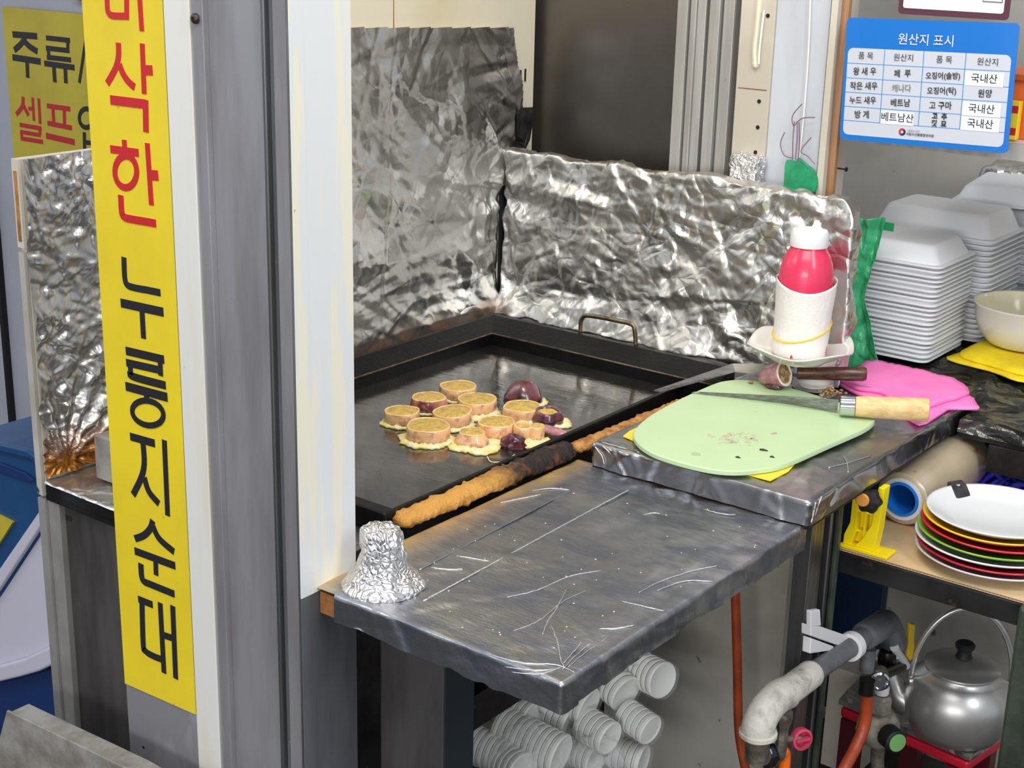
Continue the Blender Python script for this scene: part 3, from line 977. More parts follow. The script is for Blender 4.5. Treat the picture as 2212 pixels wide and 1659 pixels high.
squid_slice((0.2998, -0.4345, 0.874), 58, 'small flared squid slice on pale egg at the front of the group', 9, egg=1.9, flare=1.4, eggoff=(0.004, -0.004), rough=0.25)
q = (0.3489, -0.3755, 0.876)
squid_slice(q, 36, 'tiny squid end slice on egg beside the dark flapped piece', 10, h=0.016, egg=2.2, eggoff=(0.004, -0.008), rough=0.4)


def blob(bm, c, rx, ry, rz, seed, n=18, m=10, amp=0.12, M=None, zmin=-1.0):
    c = V(c)
    R = M or Matrix.Identity(3)
    rings = []
    for k in range(m + 1):
        th = math.pi * k / m
        ring = []
        for i in range(1 if k in (0, m) else n):
            a = 2 * math.pi * i / n
            d = V((math.sin(th) * math.cos(a), math.sin(th) * math.sin(a), math.cos(th)))
            q = 1 + amp * nz(d.x * 1.7 + seed, d.y * 1.7, d.z * 1.7)
            z = max(d.z * q, zmin)
            ring.append(bm.verts.new(c + R @ V((d.x * q * rx, d.y * q * ry, z * rz))))
        rings.append(ring)
    for p, q in zip(rings, rings[1:]):
        for i in range(n):
            j = (i + 1) % n
            if len(p) == 1:
                bm.faces.new((p[0], q[i], q[j]))
            elif len(q) == 1:
                bm.faces.new((p[i], q[0], p[j]))
            else:
                bm.faces.new((p[i], q[i], q[j], p[j]))
    return bm


# the purple pointed tip standing behind the slices
c = V((0.2512, -0.2706, 0.861))
t = thing('squid_tip', 'glossy purple squid tip standing dome side up behind the yellow slice', 'squid', (c.x, c.y, PZ), 'squid slices frying on the griddle')
bm = lathe(B(), [(0.0250, 0), (0.0268, 0.003), (0.0245, 0.010), (0.0195, 0.018), (0.0125, 0.0250), (0.005, 0.0285), (0, 0.029)], 34, axis_m((c.x, c.y, PZ + 0.001), (0, 0, 1)), lambda a, k: 1 + 0.2 * nz(math.cos(a) * 1.7, math.sin(a) * 1.7, 4 + k * 0.25), cap=True)
part('skin', bm, SKIN_DARK, t, smooth=True)
part('egg_batter', egg_sheet(c.x, c.y, 0.0262, 31, rough=0.12, off=(0.004, 0)), EGG, t, smooth=True)

# the flapped end piece at the far right of the group
c = V((0.3215, -0.3176, 0.866))
t = thing('squid_end', 'purple squid end piece with a torn rim and a long flap beside it', 'squid', (c.x, c.y, PZ), 'squid slices frying on the griddle')
M = axis_m((c.x, c.y, PZ + 0.003), (0.06, -0.03, 1))
bm = lathe(B(), [(0.0165, 0), (0.020, 0.002), (0.0185, 0.007), (0.0155, 0.012), (0.0145, 0.0145), (0.0125, 0.0145), (0.012, 0.0125)], 34, M, lambda a, k: 1 + 0.12 * nz(math.cos(a) * 1.5, math.sin(a) * 1.5, 9) + (0.16 if k > 3 and abs(a - 0.9) < 0.22 else 0), cap=False)
part('skin', bm, SKIN_DARK, t, smooth=True)
part('filling', disc_fill(B(), 0.0128, 0.0128, 44, M, amp=0.0025), FILLING, t, smooth=True)
part('egg_batter', egg_sheet(c.x, c.y, 0.023, 41, rough=0.35, off=(0.004, 0.003)), EGG, t, smooth=True)
fp = [(0.3228, -0.3518, 0.8665), (0.3265, -0.3375, 0.8665), (0.3435, -0.3402, 0.8665), (0.3565, -0.3375, 0.8665), (0.375, -0.3428, 0.8665), (0.3719, -0.3497, 0.8665), (0.3585, -0.3551, 0.8665), (0.3409, -0.3533, 0.8665)]
bm = star_sheet(B(), closed_spline(fp, 3), 4, lambda x, y, r: 0.0045 * (1 - r * r), 0.003)
part('flap', bm, SKIN_RAW, t, smooth=True)

# the small dark flapped piece at the front
c = V((0.3338, -0.3835, 0.862))
t = thing('squid_end', 'small squid end ring with a dark purple flap folded in front of it', 'squid', (c.x, c.y, PZ), 'squid slices frying on the griddle')
M = axis_m((c.x, c.y, PZ + 0.003), (0.12, -0.1, 1))
bm = lathe(B(), [(0.0098, 0), (0.0112, 0.002), (0.0112, 0.011), (0.0108, 0.0165), (0.0098, 0.018), (0.0085, 0.0175), (0.008, 0.014)], 28, M, lambda a, k: 1 + 0.08 * nz(math.cos(a) * 1.5, math.sin(a) * 1.5, 19), cap=False)
part('skin', bm, SKIN, t, smooth=True)
part('filling', disc_fill(B(), 0.0088, 0.0148, 54, M, n=18, rings=5), FILLING, t, smooth=True)
part('egg_batter', egg_sheet(c.x, c.y, 0.0255, 57, rough=0.35, off=(0.006, -0.003)), EGG, t, smooth=True)
fq = V((0.3404, -0.41, 0.864))
bm = blob(B(), (fq.x, fq.y, PZ + 0.0042), 0.0165, 0.0085, 0.012, 6, amp=0.35, M=Matrix.Rotation(math.radians(25), 3, 'Z'), zmin=-0.42)
part('flap', bm, SKIN_DARK, t, smooth=True)
# loose batter trailing towards the crust
bm = B()
for pts, r in (([(0.3747, -0.44, 0.8612), (0.3757, -0.4196, 0.8612), (0.3763, -0.4011, 0.8612), (0.3778, -0.3815, 0.8612)], 0.0022), ([(0.3714, -0.4331, 0.8612), (0.3666, -0.4075, 0.8612), (0.3619, -0.3851, 0.8612), (0.3636, -0.3692, 0.8612)], 0.0026), ([(0.3375, -0.4542, 0.861), (0.3524, -0.4646, 0.861), (0.3616, -0.4528, 0.861), (0.3576, -0.4287, 0.861)], 0.0009)):
    sp_ = spline(pts, 5)
    tube(bm, [V((p.x + 0.0012 * nz(p.y, 1, 0, 200), p.y, p.z)) for p in sp_], [r * (0.7 + 0.5 * abs(nz(k, 3, 1, 0.7))) for k in range(len(sp_))], 7)
tag(part('egg_drip', bm, EGG, smooth=True, loc=V((0.3743, -0.4264, 0.86))), 'trail of set egg batter running towards the charred rim', 'egg')

# ------------------------------------------------------------------ foil covered counter shelf and raised platform
SX0, SX1, SY0, SY1 = 0.4015, 0.694, -0.8035, -0.366
t = thing('side_counter', 'foil wrapped wooden counter shelf with worn creases in front of the griddle', 'counter', (0.55, -0.6, 0.823))
bm = B()
prism(bm, [(0.4145, SY0 + 0.004, 0.823), (SX1 - 0.0045, SY0 + 0.004, 0.823), (SX1 - 0.0045, SY1, 0.823), (SX0 + 0.003, SY1, 0.823), (SX0 + 0.003, -0.747, 0.823), (0.4145, -0.747, 0.823)], (0, 0, 0.0215))
part('wood_core', bm, WOOD_EDGE, t)


def slab_keep(c, ax, side):
    if c[0] < 0.4145 and c[1] < -0.747:
        return False
    if ax == 1 and side == 1:
        return False
    if ax == 0 and side == 0:
        return False
    if ax == 1 and side == 0:            # the front skirt is torn: bare board end, then a ragged hem
        return c[0] > 0.4385
    if ax == 0 and side == 1:
        return c[2] > 0.8225 + 0.006 * max(0, nz(c[1] * 16, 5.1)) * (1 if c[1] < -0.55 else 0)
    return True


def slab_post(P, nrm):
    top = nrm[:, 2] > 0.7
    # ragged hem along the bottom of the skirts
    for i in range(len(P)):
        if P[i, 2] < 0.8226:
            f = 1.0 if P[i, 0] < 0.66 else 0.7
            P[i, 2] += 0.0035 * f * nz(P[i, 0] * 26, P[i, 1] * 26, 3.3) + 0.0045 * f * max(0, nz(P[i, 0] * 60, P[i, 1] * 14, 7.7))
    return P


bm = foil_box('foil_cover', (SX0, SX1, SY0, SY1, 0.8215, 0.850), 0.0032, 0.0024, 33, 120, 0.09, keep=slab_keep, Lr=(0.03, 0.16), wr=(0.004, 0.02), side_a=1.5, post=slab_post)
part('foil_cover', bm, FOIL_FLAT, t, smooth=True)
CREASE = mat('sharp_foil_crease', (232, 232, 232), 0.3, 1.0, bump=0.4, bs=300)
seams = [[(0.5087, -0.7621, 0.8501), (0.5038, -0.5982, 0.8501), (0.5012, -0.4134, 0.8501)], [(0.4621, -0.7148, 0.8501), (0.4584, -0.5886, 0.8501), (0.4541, -0.4542, 0.8501)]]
for k, s in enumerate(seams):
    bm = B()
    a, c = V(s[0]), V(s[-1])
    d = (c - a).normalized()
    w = V((d.y, -d.x, 0))
    n_ = 70
    pr = []
    for i in range(n_ + 1):
        p = a.lerp(c, i / n_)
        e = 0.0007 * nz(i * 0.6, k)
        pr.append([p + w * e + w * o + V((0, 0, zz)) for o, zz in ((-0.0016, 0.0001), (-0.0004, 0.0011), (0.0003, 0.0010), (0.0012, 0.0001))])
    loft(bm, pr)
    part('foil_seam', bm, CREASE if k == 0 else FOIL_FLAT, t, smooth=True)
bm = B()
for pts, r in (([(0.5615, -0.7067, 0.8503), (0.5739, -0.6771, 0.8503), (0.5794, -0.633, 0.8503), (0.5953, -0.6019, 0.8503)], .0006), ([(0.5924, -0.655, 0.8503), (0.6083, -0.6918, 0.8503), (0.6182, -0.7195, 0.8503), (0.6298, -0.7442, 0.8503)], .0007), ([(0.6094, -0.647, 0.8503), (0.606, -0.6814, 0.8503), (0.6119, -0.7248, 0.8503), (0.6065, -0.7548, 0.8503)], .0005), ([(0.625, -0.7254, 0.8503), (0.6472, -0.7463, 0.8503), (0.6661, -0.7684, 0.8503), (0.6779, -0.7795, 0.8503)], .0007),
               ([(0.6548, -0.7321, 0.8503), (0.6614, -0.7062, 0.8503), (0.6729, -0.6942, 0.8503), (0.6821, -0.6772, 0.8503)], .0009), ([(0.6793, -0.7834, 0.8503), (0.6723, -0.7417, 0.8503), (0.6725, -0.7082, 0.8503)], .0005), ([(0.6741, -0.7743, 0.8503), (0.6662, -0.7414, 0.8503), (0.6629, -0.7332, 0.8503)], .0006), ([(0.6187, -0.803, 0.8503), (0.648, -0.7963, 0.8503), (0.6707, -0.7814, 0.8503), (0.6899, -0.7817, 0.8503)], .0006), ([(0.64, -0.8113, 0.8503), (0.6615, -0.8014, 0.8503), (0.6749, -0.7872, 0.8503)], .0005), ([(0.6502, -0.815, 0.8503), (0.6696, -0.8028, 0.8503), (0.677, -0.7802, 0.8503)], .0005),
               ([(0.6808, -0.777, 0.8503), (0.6771, -0.7431, 0.8503), (0.6766, -0.7071, 0.8503)], .0004), ([(0.6489, -0.6198, 0.8503), (0.6521, -0.5845, 0.8503), (0.6633, -0.544, 0.8503), (0.675, -0.5201, 0.8503)], .0007), ([(0.6595, -0.6044, 0.8503), (0.6688, -0.5703, 0.8503), (0.6895, -0.554, 0.8503)], .0006), ([(0.6454, -0.6455, 0.8503), (0.6721, -0.6402, 0.8503), (0.6877, -0.6368, 0.8503)], .0005), ([(0.4676, -0.6662, 0.8503), (0.4836, -0.661, 0.8503), (0.4996, -0.6558, 0.8503)], .0006), ([(0.466, -0.7025, 0.8503), (0.4812, -0.6964, 0.8503), (0.4922, -0.6856, 0.8503)], .0007),
               ([(0.4227, -0.4821, 0.8503), (0.434, -0.4634, 0.8503), (0.4517, -0.4534, 0.8503)], .0006), ([(0.4172, -0.5321, 0.8503), (0.4279, -0.5056, 0.8503), (0.4367, -0.4841, 0.8503)], .0008), ([(0.5917, -0.405, 0.8503), (0.6131, -0.4032, 0.8503), (0.6255, -0.3958, 0.8503)], .0005), ([(0.5513, -0.4598, 0.8503), (0.556, -0.4491, 0.8503), (0.5629, -0.4465, 0.8503)], .0006)):
    sp_ = spline(pts, 7)
    tube(bm, [V((p.x + 0.0007 * nz(k_ * .9, 2, p.y * 99), p.y + 0.0007 * nz(5, k_ * .9, p.x * 99), p.z)) for k_, p in enumerate(sp_)], [r * (0.35 + 0.9 * math.sin(math.pi * min(1, (k_ + .5) / len(sp_))) * (0.6 + 0.6 * abs(nz(k_ * 1.3, 1, r * 9e4)))) for k_ in range(len(sp_))], 6)
part('creases', bm, CREASE, t, smooth=True, kind='stuff')
bm = B()
for k in range(60):
    x, y = random.uniform(0.43, 0.685), random.uniform(-0.79, -0.40)
    blob(bm, (x, y, 0.8505), 0.0009 * random.uniform(.5, 1.4), 0.0009, 0.0005, k, 6, 4)
part('specks', bm, mat('pale_speck', (206, 196, 176), 0.6), t, kind='stuff')

t = thing('raised_platform', 'foil wrapped raised platform holding the green cutting board', 'platform', (0.56, -0.17, 0.8515))
bm = foil_box('foil_wrap', (0.4265, 0.700, -0.377, 0.046, 0.8512, 0.8785), 0.005, 0.0026, 41, 130, 0.10, Lr=(0.02, 0.12), wr=(0.004, 0.016), side_a=2.2)
part('foil_wrap', bm, FOIL_TOP, t, smooth=True)
part('steel_frame', box(B(), 0.668, 0.6975, -0.374, 0.046, 0.8455, 0.8508), STEEL_DARK, t, bev=0.001)
part('plywood', box(B(), 0.43, 0.696, -0.373, 0.043, 0.8515, 0.8735), WOOD_EDGE, t)
bm = B()
for pts, r in (([(0.4415, -0.378, 0.8785), (0.4577, -0.378, 0.8697), (0.4673, -0.378, 0.8638)], .0006), ([(0.4323, -0.378, 0.8746), (0.4422, -0.378, 0.8659), (0.4458, -0.378, 0.8567)], .0006), ([(0.4363, -0.3703, 0.879), (0.4614, -0.3704, 0.879), (0.4862, -0.3705, 0.879)], .0006), ([(0.7005, -0.3667, 0.8755), (0.7005, -0.3697, 0.8636), (0.7005, -0.3732, 0.8544)], .0007), ([(0.7005, -0.3534, 0.8781), (0.7005, -0.3611, 0.8681), (0.7005, -0.3658, 0.8598)], .0006), ([(0.6657, -0.2292, 0.879), (0.6785, -0.2468, 0.879), (0.6918, -0.2725, 0.879)], .0006), ([(0.6693, -0.2736, 0.879), (0.6785, -0.2468, 0.879), (0.6887, -0.2091, 0.879)], .0005)):
    sp_ = spline(pts, 6)
    tube(bm, sp_, r, 6)
part('creases', bm, CREASE, t, smooth=True, kind='stuff')

# the foil bell by the white post
c = V((0.4574, -0.7617, 0.8502))
bp_ = [(0.0385, 0.0), (0.0388, 0.0022), (0.0345, 0.0075), (0.029, 0.0135), (0.0245, 0.020), (0.0215, 0.028), (0.0205, 0.037), (0.0205, 0.046), (0.0195, 0.0535), (0.016, 0.0585), (0.009, 0.0612), (0, 0.062)]
fine = []
for (a, b_), (c2, d) in zip(bp_, bp_[1:]):
    for k in range(4):
        fine.append((a + (c2 - a) * k / 4, b_ + (d - b_) * k / 4))
fine.append((0, 0.062))
bm = lathe(B(), fine, 90, axis_m(c, (0, 0, 1)))
bm.normal_update()
Pn = np.array([v.co for v in bm.verts])
hh = crumple(Pn, 77, 700, 0.32, (0.004, 0.022), (0.0012, 0.0055))
for v, h in zip(bm.verts, hh):
    n_ = V((v.co.x - c.x, v.co.y - c.y, 0.3 * (v.co.z - c.z))).normalized()
    if v.co.z > c.z + 0.001:
        v.co += n_ * h
tag(part('foil_bell', bm, FOIL_LUMP, smooth=True, loc=c), 'bell shaped lump of tightly crumpled foil on the counter corner by the white post', 'foil lump')

# ------------------------------------------------------------------ on the platform
ZT = 0.8795
mo = [(0.4465, -0.3431, 0.8796), (0.4402, -0.3172, 0.8796), (0.4295, -0.0869, 0.8796), (0.6225, -0.0905, 0.8796), (0.6432, -0.3205, 0.8796), (0.6384, -0.3534, 0.8796), (0.6038, -0.3512, 0.8796)]
bm = B()
prism(bm, [V(p) for p in [(0.446, -0.3414, 0.8796), (0.4421, -0.324, 0.8796), (0.4359, -0.1666, 0.8796), (0.4334, -0.0938, 0.8796), (0.606, -0.0938, 0.8796), (0.6364, -0.2857, 0.8796), (0.643, -0.317, 0.8796), (0.6412, -0.3545, 0.8796), (0.6058, -0.3548, 0.8796), (0.4714, -0.3478, 0.8796)]], (0, 0, 0.0012))
tag(part('yellow_mat', bm, MATYELLOW, loc=V((0.5127, -0.2953, 0.8796))), 'thin yellow mat showing at two corners under the green cutting board', 'mat')
bo = closed_spline([(0.4573, -0.3382, 0.887), (0.4782, -0.3627, 0.887), (0.5061, -0.3796, 0.887), (0.5368, -0.3852, 0.887), (0.5765, -0.3839, 0.887), (0.604, -0.3727, 0.887), (0.6239, -0.3481, 0.887), (0.638, -0.3119, 0.887), (0.6474, -0.2185, 0.887), (0.6537, -0.157, 0.887), (0.6524, -0.1238, 0.887), (0.6465, -0.1069, 0.887), (0.6314, -0.0932, 0.887), (0.572, -0.0756, 0.887), (0.5102, -0.0662, 0.887), (0.4725, -0.0691, 0.887), (0.4403, -0.0927, 0.887), (0.4339, -0.1394, 0.887), (0.4353, -0.2206, 0.887), (0.4422, -0.2872, 0.887)], 4)
bo = resample(bo, 120)
cc = sum(bo, V()) / len(bo)
t = thing('cutting_board', 'pale green plastic cutting board with squid stains on the foil platform', 'cutting board', (cc.x, cc.y, 0.881))
sc = lambda k: [V((cc.x + (p.x - cc.x) * k, cc.y + (p.y - cc.y) * k, 0)) for p in bo]
bm = loft(B(), [[V((p.x, p.y, z)) for p in sc(k)] for k, z in ((0.99, 0.8812), (1.0, 0.8822), (1.0, 0.8862), (0.992, 0.8874), (0.985, 0.8874))])
part('board', bm, BOARD_GREEN, t, smooth='auto')
hp = V((0.5488, -0.3537, 0.8875))
part('hang_hole', lathe(B(), [(0.0052, 0), (0.0052, 0.0002), (0.004, 0.0003), (0.004, 0.0001)], 24, axis_m(hp, (0, 0, 1)), sx=1.0), mat('hole_shade', (168, 190, 146), 0.5), t)
st = closed_spline([(0.5309, -0.2838, 0.8875), (0.531, -0.2544, 0.8875), (0.5464, -0.2365, 0.8875), (0.5656, -0.2408, 0.8875), (0.5792, -0.2701, 0.8875), (0.5808, -0.3007, 0.8875), (0.5705, -0.3175, 0.8875), (0.5505, -0.3073, 0.8875)], 4)
rs = random.Random(4)
bm = B()
for k in range(46):
    a = V((0.5572, -0.2773, 0.8875)) + V((rs.gauss(0, 0.011), rs.gauss(0, 0.014), 0))
    o_ = []
    rr = abs(rs.gauss(0.0016, 0.0012)) + 0.0005
    for i in range(9):
        an = 2 * math.pi * i / 9
        o_.append((a.x + rr * math.cos(an) * rs.uniform(.3, 1.5), a.y + rr * math.sin(an) * rs.uniform(.6, 2), a.z))
    star_sheet(bm, o_, 1, lambda x, y, r: 0.00003 * (1 + k % 5), 0.0)
part('stain', bm, STAIN, t, kind='stuff')
for (px_, s_) in (((0.5987, -0.2933, 0.8877), 0.0052), ((0.5892, -0.3324, 0.8877), 0.0032), ((0.6171, -0.3063, 0.8877), 0.003)):
    o_ = [(px_[0] + s_ * math.cos(a) * (1 + .4 * nz(a, 2, s_ * 900)), px_[1] + s_ * .55 * math.sin(a) * (1 + .5 * nz(a, 5, s_ * 900)), px_[2]) for a in [2 * math.pi * i / 14 for i in range(14)]]
    tag(part('charred_bit', star_sheet(B(), o_, 3, lambda x, y, r: 0.0018 * (1 - r), 0.0001), CHAR, loc=px_), {0.0052: 'largest black charred scrap on the green board', 0.0032: 'small black charred scrap nearest the front edge of the green board', 0.003: 'thin charred sliver beside the largest scrap on the green board'}[s_], 'scrap', 'charred scraps on the board')

# kitchen knife
a, c = V((0.6104, -0.1302, 0.901)), V((0.7024, -0.0832, 0.904))
t = thing('kitchen_knife', 'kitchen knife with a pale wooden handle and steel collar lying across the green board', 'knife', (a.x, a.y, 0.888))
Mh = axis_m(a, c - a)
Lh = (c - a).length
hl = [(0.0118, 0.019), (0.0124, 0.022), (0.0135, Lh * 0.5), (0.0142, Lh - 0.004), (0.0136, Lh - 0.0008), (0.012, Lh)]
part('handle', lathe(B(), hl, 28, Mh, sx=0.85), WOOD_PALE, t, smooth='auto')
part('collar', lathe(B(), [(0.0105, 0.001), (0.0121, 0.002), (0.0126, 0.018), (0.0112, 0.0188)], 28, Mh, sx=0.87), CHROME, t, smooth='auto')
tp = V((0.4346, -0.1721, 0.8885))
d = (a - tp)
up_pts = [V((0.4364, -0.1685, 0.8895)), V((0.4918, -0.1526, 0.895)), V((0.5465, -0.1383, 0.9005)), V((0.6062, -0.1222, 0.905))]
lo_pts = [V((0.4374, -0.1701, 0.888)), V((0.4906, -0.1495, 0.888)), V((0.544, -0.1313, 0.8882)), V((0.6046, -0.1205, 0.8885))]
bm = B()
nrm_ = V((0.35, -0.5, 0.3)).normalized() * 0.0006
loops = [[tp, tp + V((0, 0, 0.0002)), tp + V((0.0002, 0, 0)), tp - V((0.0002, 0, 0))]]
loops = []
for u_, l_ in zip([tp + V((0, 0, .0004))] + up_pts, [tp] + lo_pts):
    m_ = (u_ + l_) / 2
    loops.append([u_ + nrm_, l_, u_ - nrm_ * 1.5, u_ - nrm_ * 0.2 + V((0, 0, .0004))])
part('blade', loft(bm, loops), BLADE, t, smooth=False)

# turner with the dark handle behind
t = thing('turner', 'flat steel turner with a dark wooden handle resting between platform and griddle', 'turner', V((0.4632, -0.053, 0.893)))
a, c = V((0.5177, -0.0562, 0.9045)), V((0.589, -0.0082, 0.907))
part('handle', lathe(B(), [(0.0072, 0), (0.0082, 0.003), (0.0088, 0.05), (0.0094, (c - a).length - .004), (0.0080, (c - a).length - .0006), (0.006, (c - a).length)], 22, axis_m(a, c - a), sx=0.8), WOOD_DARK, t, smooth='auto')
bm = B()
P1, P2, P3, P4 = V((0.3698, -0.1554, 0.874)), V((0.4264, -0.058, 0.899)), V((0.4427, -0.0806, 0.897)), V((0.3759, -0.1495, 0.872))
prism(bm, [P1, P2, P3, P4], (0.0004, 0.0006, -0.0012))
part('blade_lip', bm, BLADE, t)
P5, P6 = V((0.4582, -0.0322, 0.899)), V((0.4778, -0.0618, 0.895))
prism(bm := B(), [P2 + V((.0003, 0, 0)), P5, P6, P3 + V((.0003, 0, 0))], (0.0, 0.0006, -0.0012))
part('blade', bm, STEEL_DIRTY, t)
part('tang', tube(B(), [(P5 + P6) / 2 + V((0, 0.002, -0.001)), a + V((0, .003, -.004)), a + (c - a) * 0.08], 0.0022, 8), BLADE, t)

# raw stuffed squid chunk
fc = V((0.5114, -0.0794, 0.908))
ax_ = V((0.86, -0.10, 0.34)).normalized()
t = thing('stuffed_squid', 'uncooked stuffed squid chunk showing its rice filling, at the back of the green board', 'squid', (fc.x - .02, fc.y, 0.888))
M = axis_m(fc - ax_ * 0.034, ax_)
wob = lambda a, k: 1 + 0.06 * nz(math.cos(a) * 1.3, math.sin(a) * 1.3, 3 + k * .2)
part('skin', lathe(B(), [(0.002, -0.006), (0.0085, 0.0), (0.0135, 0.010), (0.0158, 0.022), (0.0166, 0.031), (0.0163, 0.034), (0.0155, 0.0346)], 32, M, wob, cap=False), SKIN_RAW, t, smooth=True)
part('flesh_rim', lathe(B(), [(0.0163, 0.0338), (0.0152, 0.0352), (0.0132, 0.0352), (0.0122, 0.0335)], 32, M, wob, cap=False), FLESH_WHITE, t, smooth=True)
part('filling', disc_fill(B(), 0.0134, 0.0338, 66, M, amp=0.003), FILLING_RAW, t, smooth=True)
fq = V((0.5018, -0.085, 0.8885))
part('torn_skin', blob(B(), (fq.x, fq.y, 0.8912), 0.012, 0.008, 0.0035, 12, amp=0.3), SKIN_DARK, t, smooth=True)
bm = B()
pc = V((0.567, -0.0608, 0.8895))
for k in range(70):
    x, y = rs.gauss(0, 0.0062), rs.gauss(0, 0.0075)
    blob(bm, (pc.x + x, pc.y + y, 0.8885 + max(0, 0.011 * (1 - (x * x + y * y) / 0.00014)) * rs.uniform(.2, 1)), 0.0024 * rs.uniform(.6, 1.3), 0.0018, 0.0016, k, 7, 5, amp=.3, M=Matrix.Rotation(rs.uniform(0, 3), 3, 'Z'))
o_ = part('filling_crumbs', bm, FILLING_RAW, smooth=True, loc=(pc.x, pc.y, .888), kind='stuff')
o_['label'] = 'small heap of brown rice filling crumbs beside the knife collar'
o_['category'] = 'crumbs'
q = V((0.4694, -0.0855, 0.889))
tag(part('filling_crumb', blob(B(), (q.x, q.y, .8892), .004, .003, .0018, 9, 9, 6, amp=.3), FILLING_RAW, loc=(q.x, q.y, .8875)), 'single pale crumb at the back corner of the green board', 'crumb')

# pink cloth
po = resample([V(q_) for q_ in [(0.5429, 0.0064, 0.8815), (0.5379, 0.0606, 0.8815), (0.5355, 0.1142, 0.8815), (0.5421, 0.1201, 0.8815), (0.6101, 0.1198, 0.8815), (0.6569, 0.1133, 0.8815), (0.6857, 0.0899, 0.8815), (0.6959, 0.0665, 0.8815), (0.7032, 0.0631, 0.8815), (0.7096, 0.0494, 0.8815), (0.7242, 0.0266, 0.8815), (0.6948, 0.0029, 0.8815), (0.6954, -0.0671, 0.8815), (0.6906, -0.0802, 0.8815), (0.67, -0.0673, 0.8815), (0.6177, -0.0273, 0.8815), (0.583, -0.019, 0.8815)]], 110)
t = thing('pink_cloth', 'bright pink folded cloth lying under the knife handle', 'cloth', (sum(po, V()) / 90))
part('lower_layer', star_sheet(B(), po, 8, lambda x, y, r: 0.0022 + 0.0012 * nz(x, y, 1, 50) * r, 0.001), PINK, t, smooth=True)
pu = [V(q_) for q_ in [(0.5481, 0.0068, 0.885), (0.5374, 0.1062, 0.885), (0.5422, 0.1162, 0.885), (0.6094, 0.1205, 0.885), (0.6594, 0.1089, 0.885), (0.6864, 0.0838, 0.885), (0.6954, 0.0667, 0.885), (0.6919, 0.039, 0.885), (0.6856, 0.0189, 0.885), (0.677, -0.0266, 0.885), (0.6569, -0.035, 0.885), (0.6078, -0.0062, 0.885), (0.5792, -0.0117, 0.885)]]
part('upper_layer', star_sheet(B(), resample(pu, 110), 8, lambda x, y, r: 0.0035 + 0.0016 * nz(x, y, 4, 45) * (0.3 + r) + 0.0012 * nz(x * 3, y, 8, 60) * r, 0.001), PINK, t, smooth=True)

# sauce bottle on its dish
c = V((0.5176, -0.054, 0.9283))
ZT0, ZT = ZT, c.z - 0.0068
t = thing('dish', 'white wavy square dish under the wrapped sauce bottle', 'dish', (c.x, c.y, ZT))
tag(part('upturned_bowl', lathe(B(), [(0.026, 0.0), (0.0265, 0.0015), (0.026, 0.010), (0.026, ZT - ZT0 - 0.010), (0.028, ZT - ZT0 - 0.0025), (0.0275, ZT - ZT0 - 0.0012), (0, ZT - ZT0 - 0.0012)], 40, axis_m((c.x + .006, c.y + .033, ZT0), (0, 0, 1))), PORCELAIN, smooth='auto', loc=(c.x + .006, c.y + .033, ZT0)), 'small white upturned bowl propping up the dish behind the green board', 'bowl')
loops = []
for rr, z in ((0.0285, 0.0), (0.034, 0.0006), (0.038, 0.004), (0.058, 0.0135), (0.066, 0.0185), (0.069, 0.0205), (0.0685, 0.0218), (0.0655, 0.0205), (0.056, 0.0155), (0.036, 0.0062), (0.02, 0.005)):
    lp = []
    for i in range(64):
        a = 2 * math.pi * i / 64
        s = (abs(math.cos(a)) ** 4 + abs(math.sin(a)) ** 4) ** -0.25
        k_ = (rr / 0.069) ** 2
        q = 0.95 * rr * (1 + (s - 1) * 0.55)
        lp.append(V((c.x + q * math.cos(a + .35), c.y + q * math.sin(a + .35), ZT + z + 0.004 * k_ * math.cos(4 * a) * (-1 if z > .012 else 0))))
    loops.append(lp)
part('body', loft(B(), loops), PORCELAIN, t, smooth=True)
part('foot_ring', lathe(B(), [(0.031, -0.0006), (0.033, -0.0006), (0.033, 0.002), (0.031, 0.002)], 40, axis_m((c.x, c.y, ZT + .0008), (0, 0, 1))), PORCELAIN, t)
t = thing('sauce_bottle', 'pink red squeeze bottle wrapped in white paper on the dish', 'bottle', (c.x, c.y, ZT + 0.0065))
Mb = axis_m((c.x, c.y, ZT + 0.0068), (0.0, 0.0, 1)) @ Matrix.Diagonal((.95, .95, .95, 1))
part('body', lathe(B(), [(0.030, 0), (0.0345, 0.003), (0.0352, 0.01), (0.0352, 0.098), (0.0348, 0.112), (0.0325, 0.124), (0.0285, 0.135), (0.0235, 0.143), (0.0218, 0.147), (0.0218, 0.152)], 40, Mb), BOTTLE_RED, t, smooth=True)
capp = part('cap', lathe(B(), [(0.0225, 0.146), (0.0245, 0.1465), (0.0247, 0.150), (0.0243, 0.163), (0.022, 0.167), (0.014, 0.169), (0.008, 0.1695)], 48, Mb, lambda a, k: 1 + (0.012 * math.cos(24 * a) if k in (2, 3) else 0)), CAP_WHITE, t, smooth='auto')
part('nozzle', lathe(B(), [(0.0085, 0.1690), (0.0062, 0.171), (0.0045, 0.175), (0.0036, 0.179), (0.0015, 0.1795)], 16, Mb @ Matrix.Translation((-0.006, -0.005, 0))), CAP_WHITE, capp, smooth='auto')
part('nozzle_plug', tube(B(), [(c.x + .008, c.y + .006, ZT + .1675), (c.x + .008, c.y + .006, ZT + .1745)], 0.003, 12), CAP_WHITE, capp)


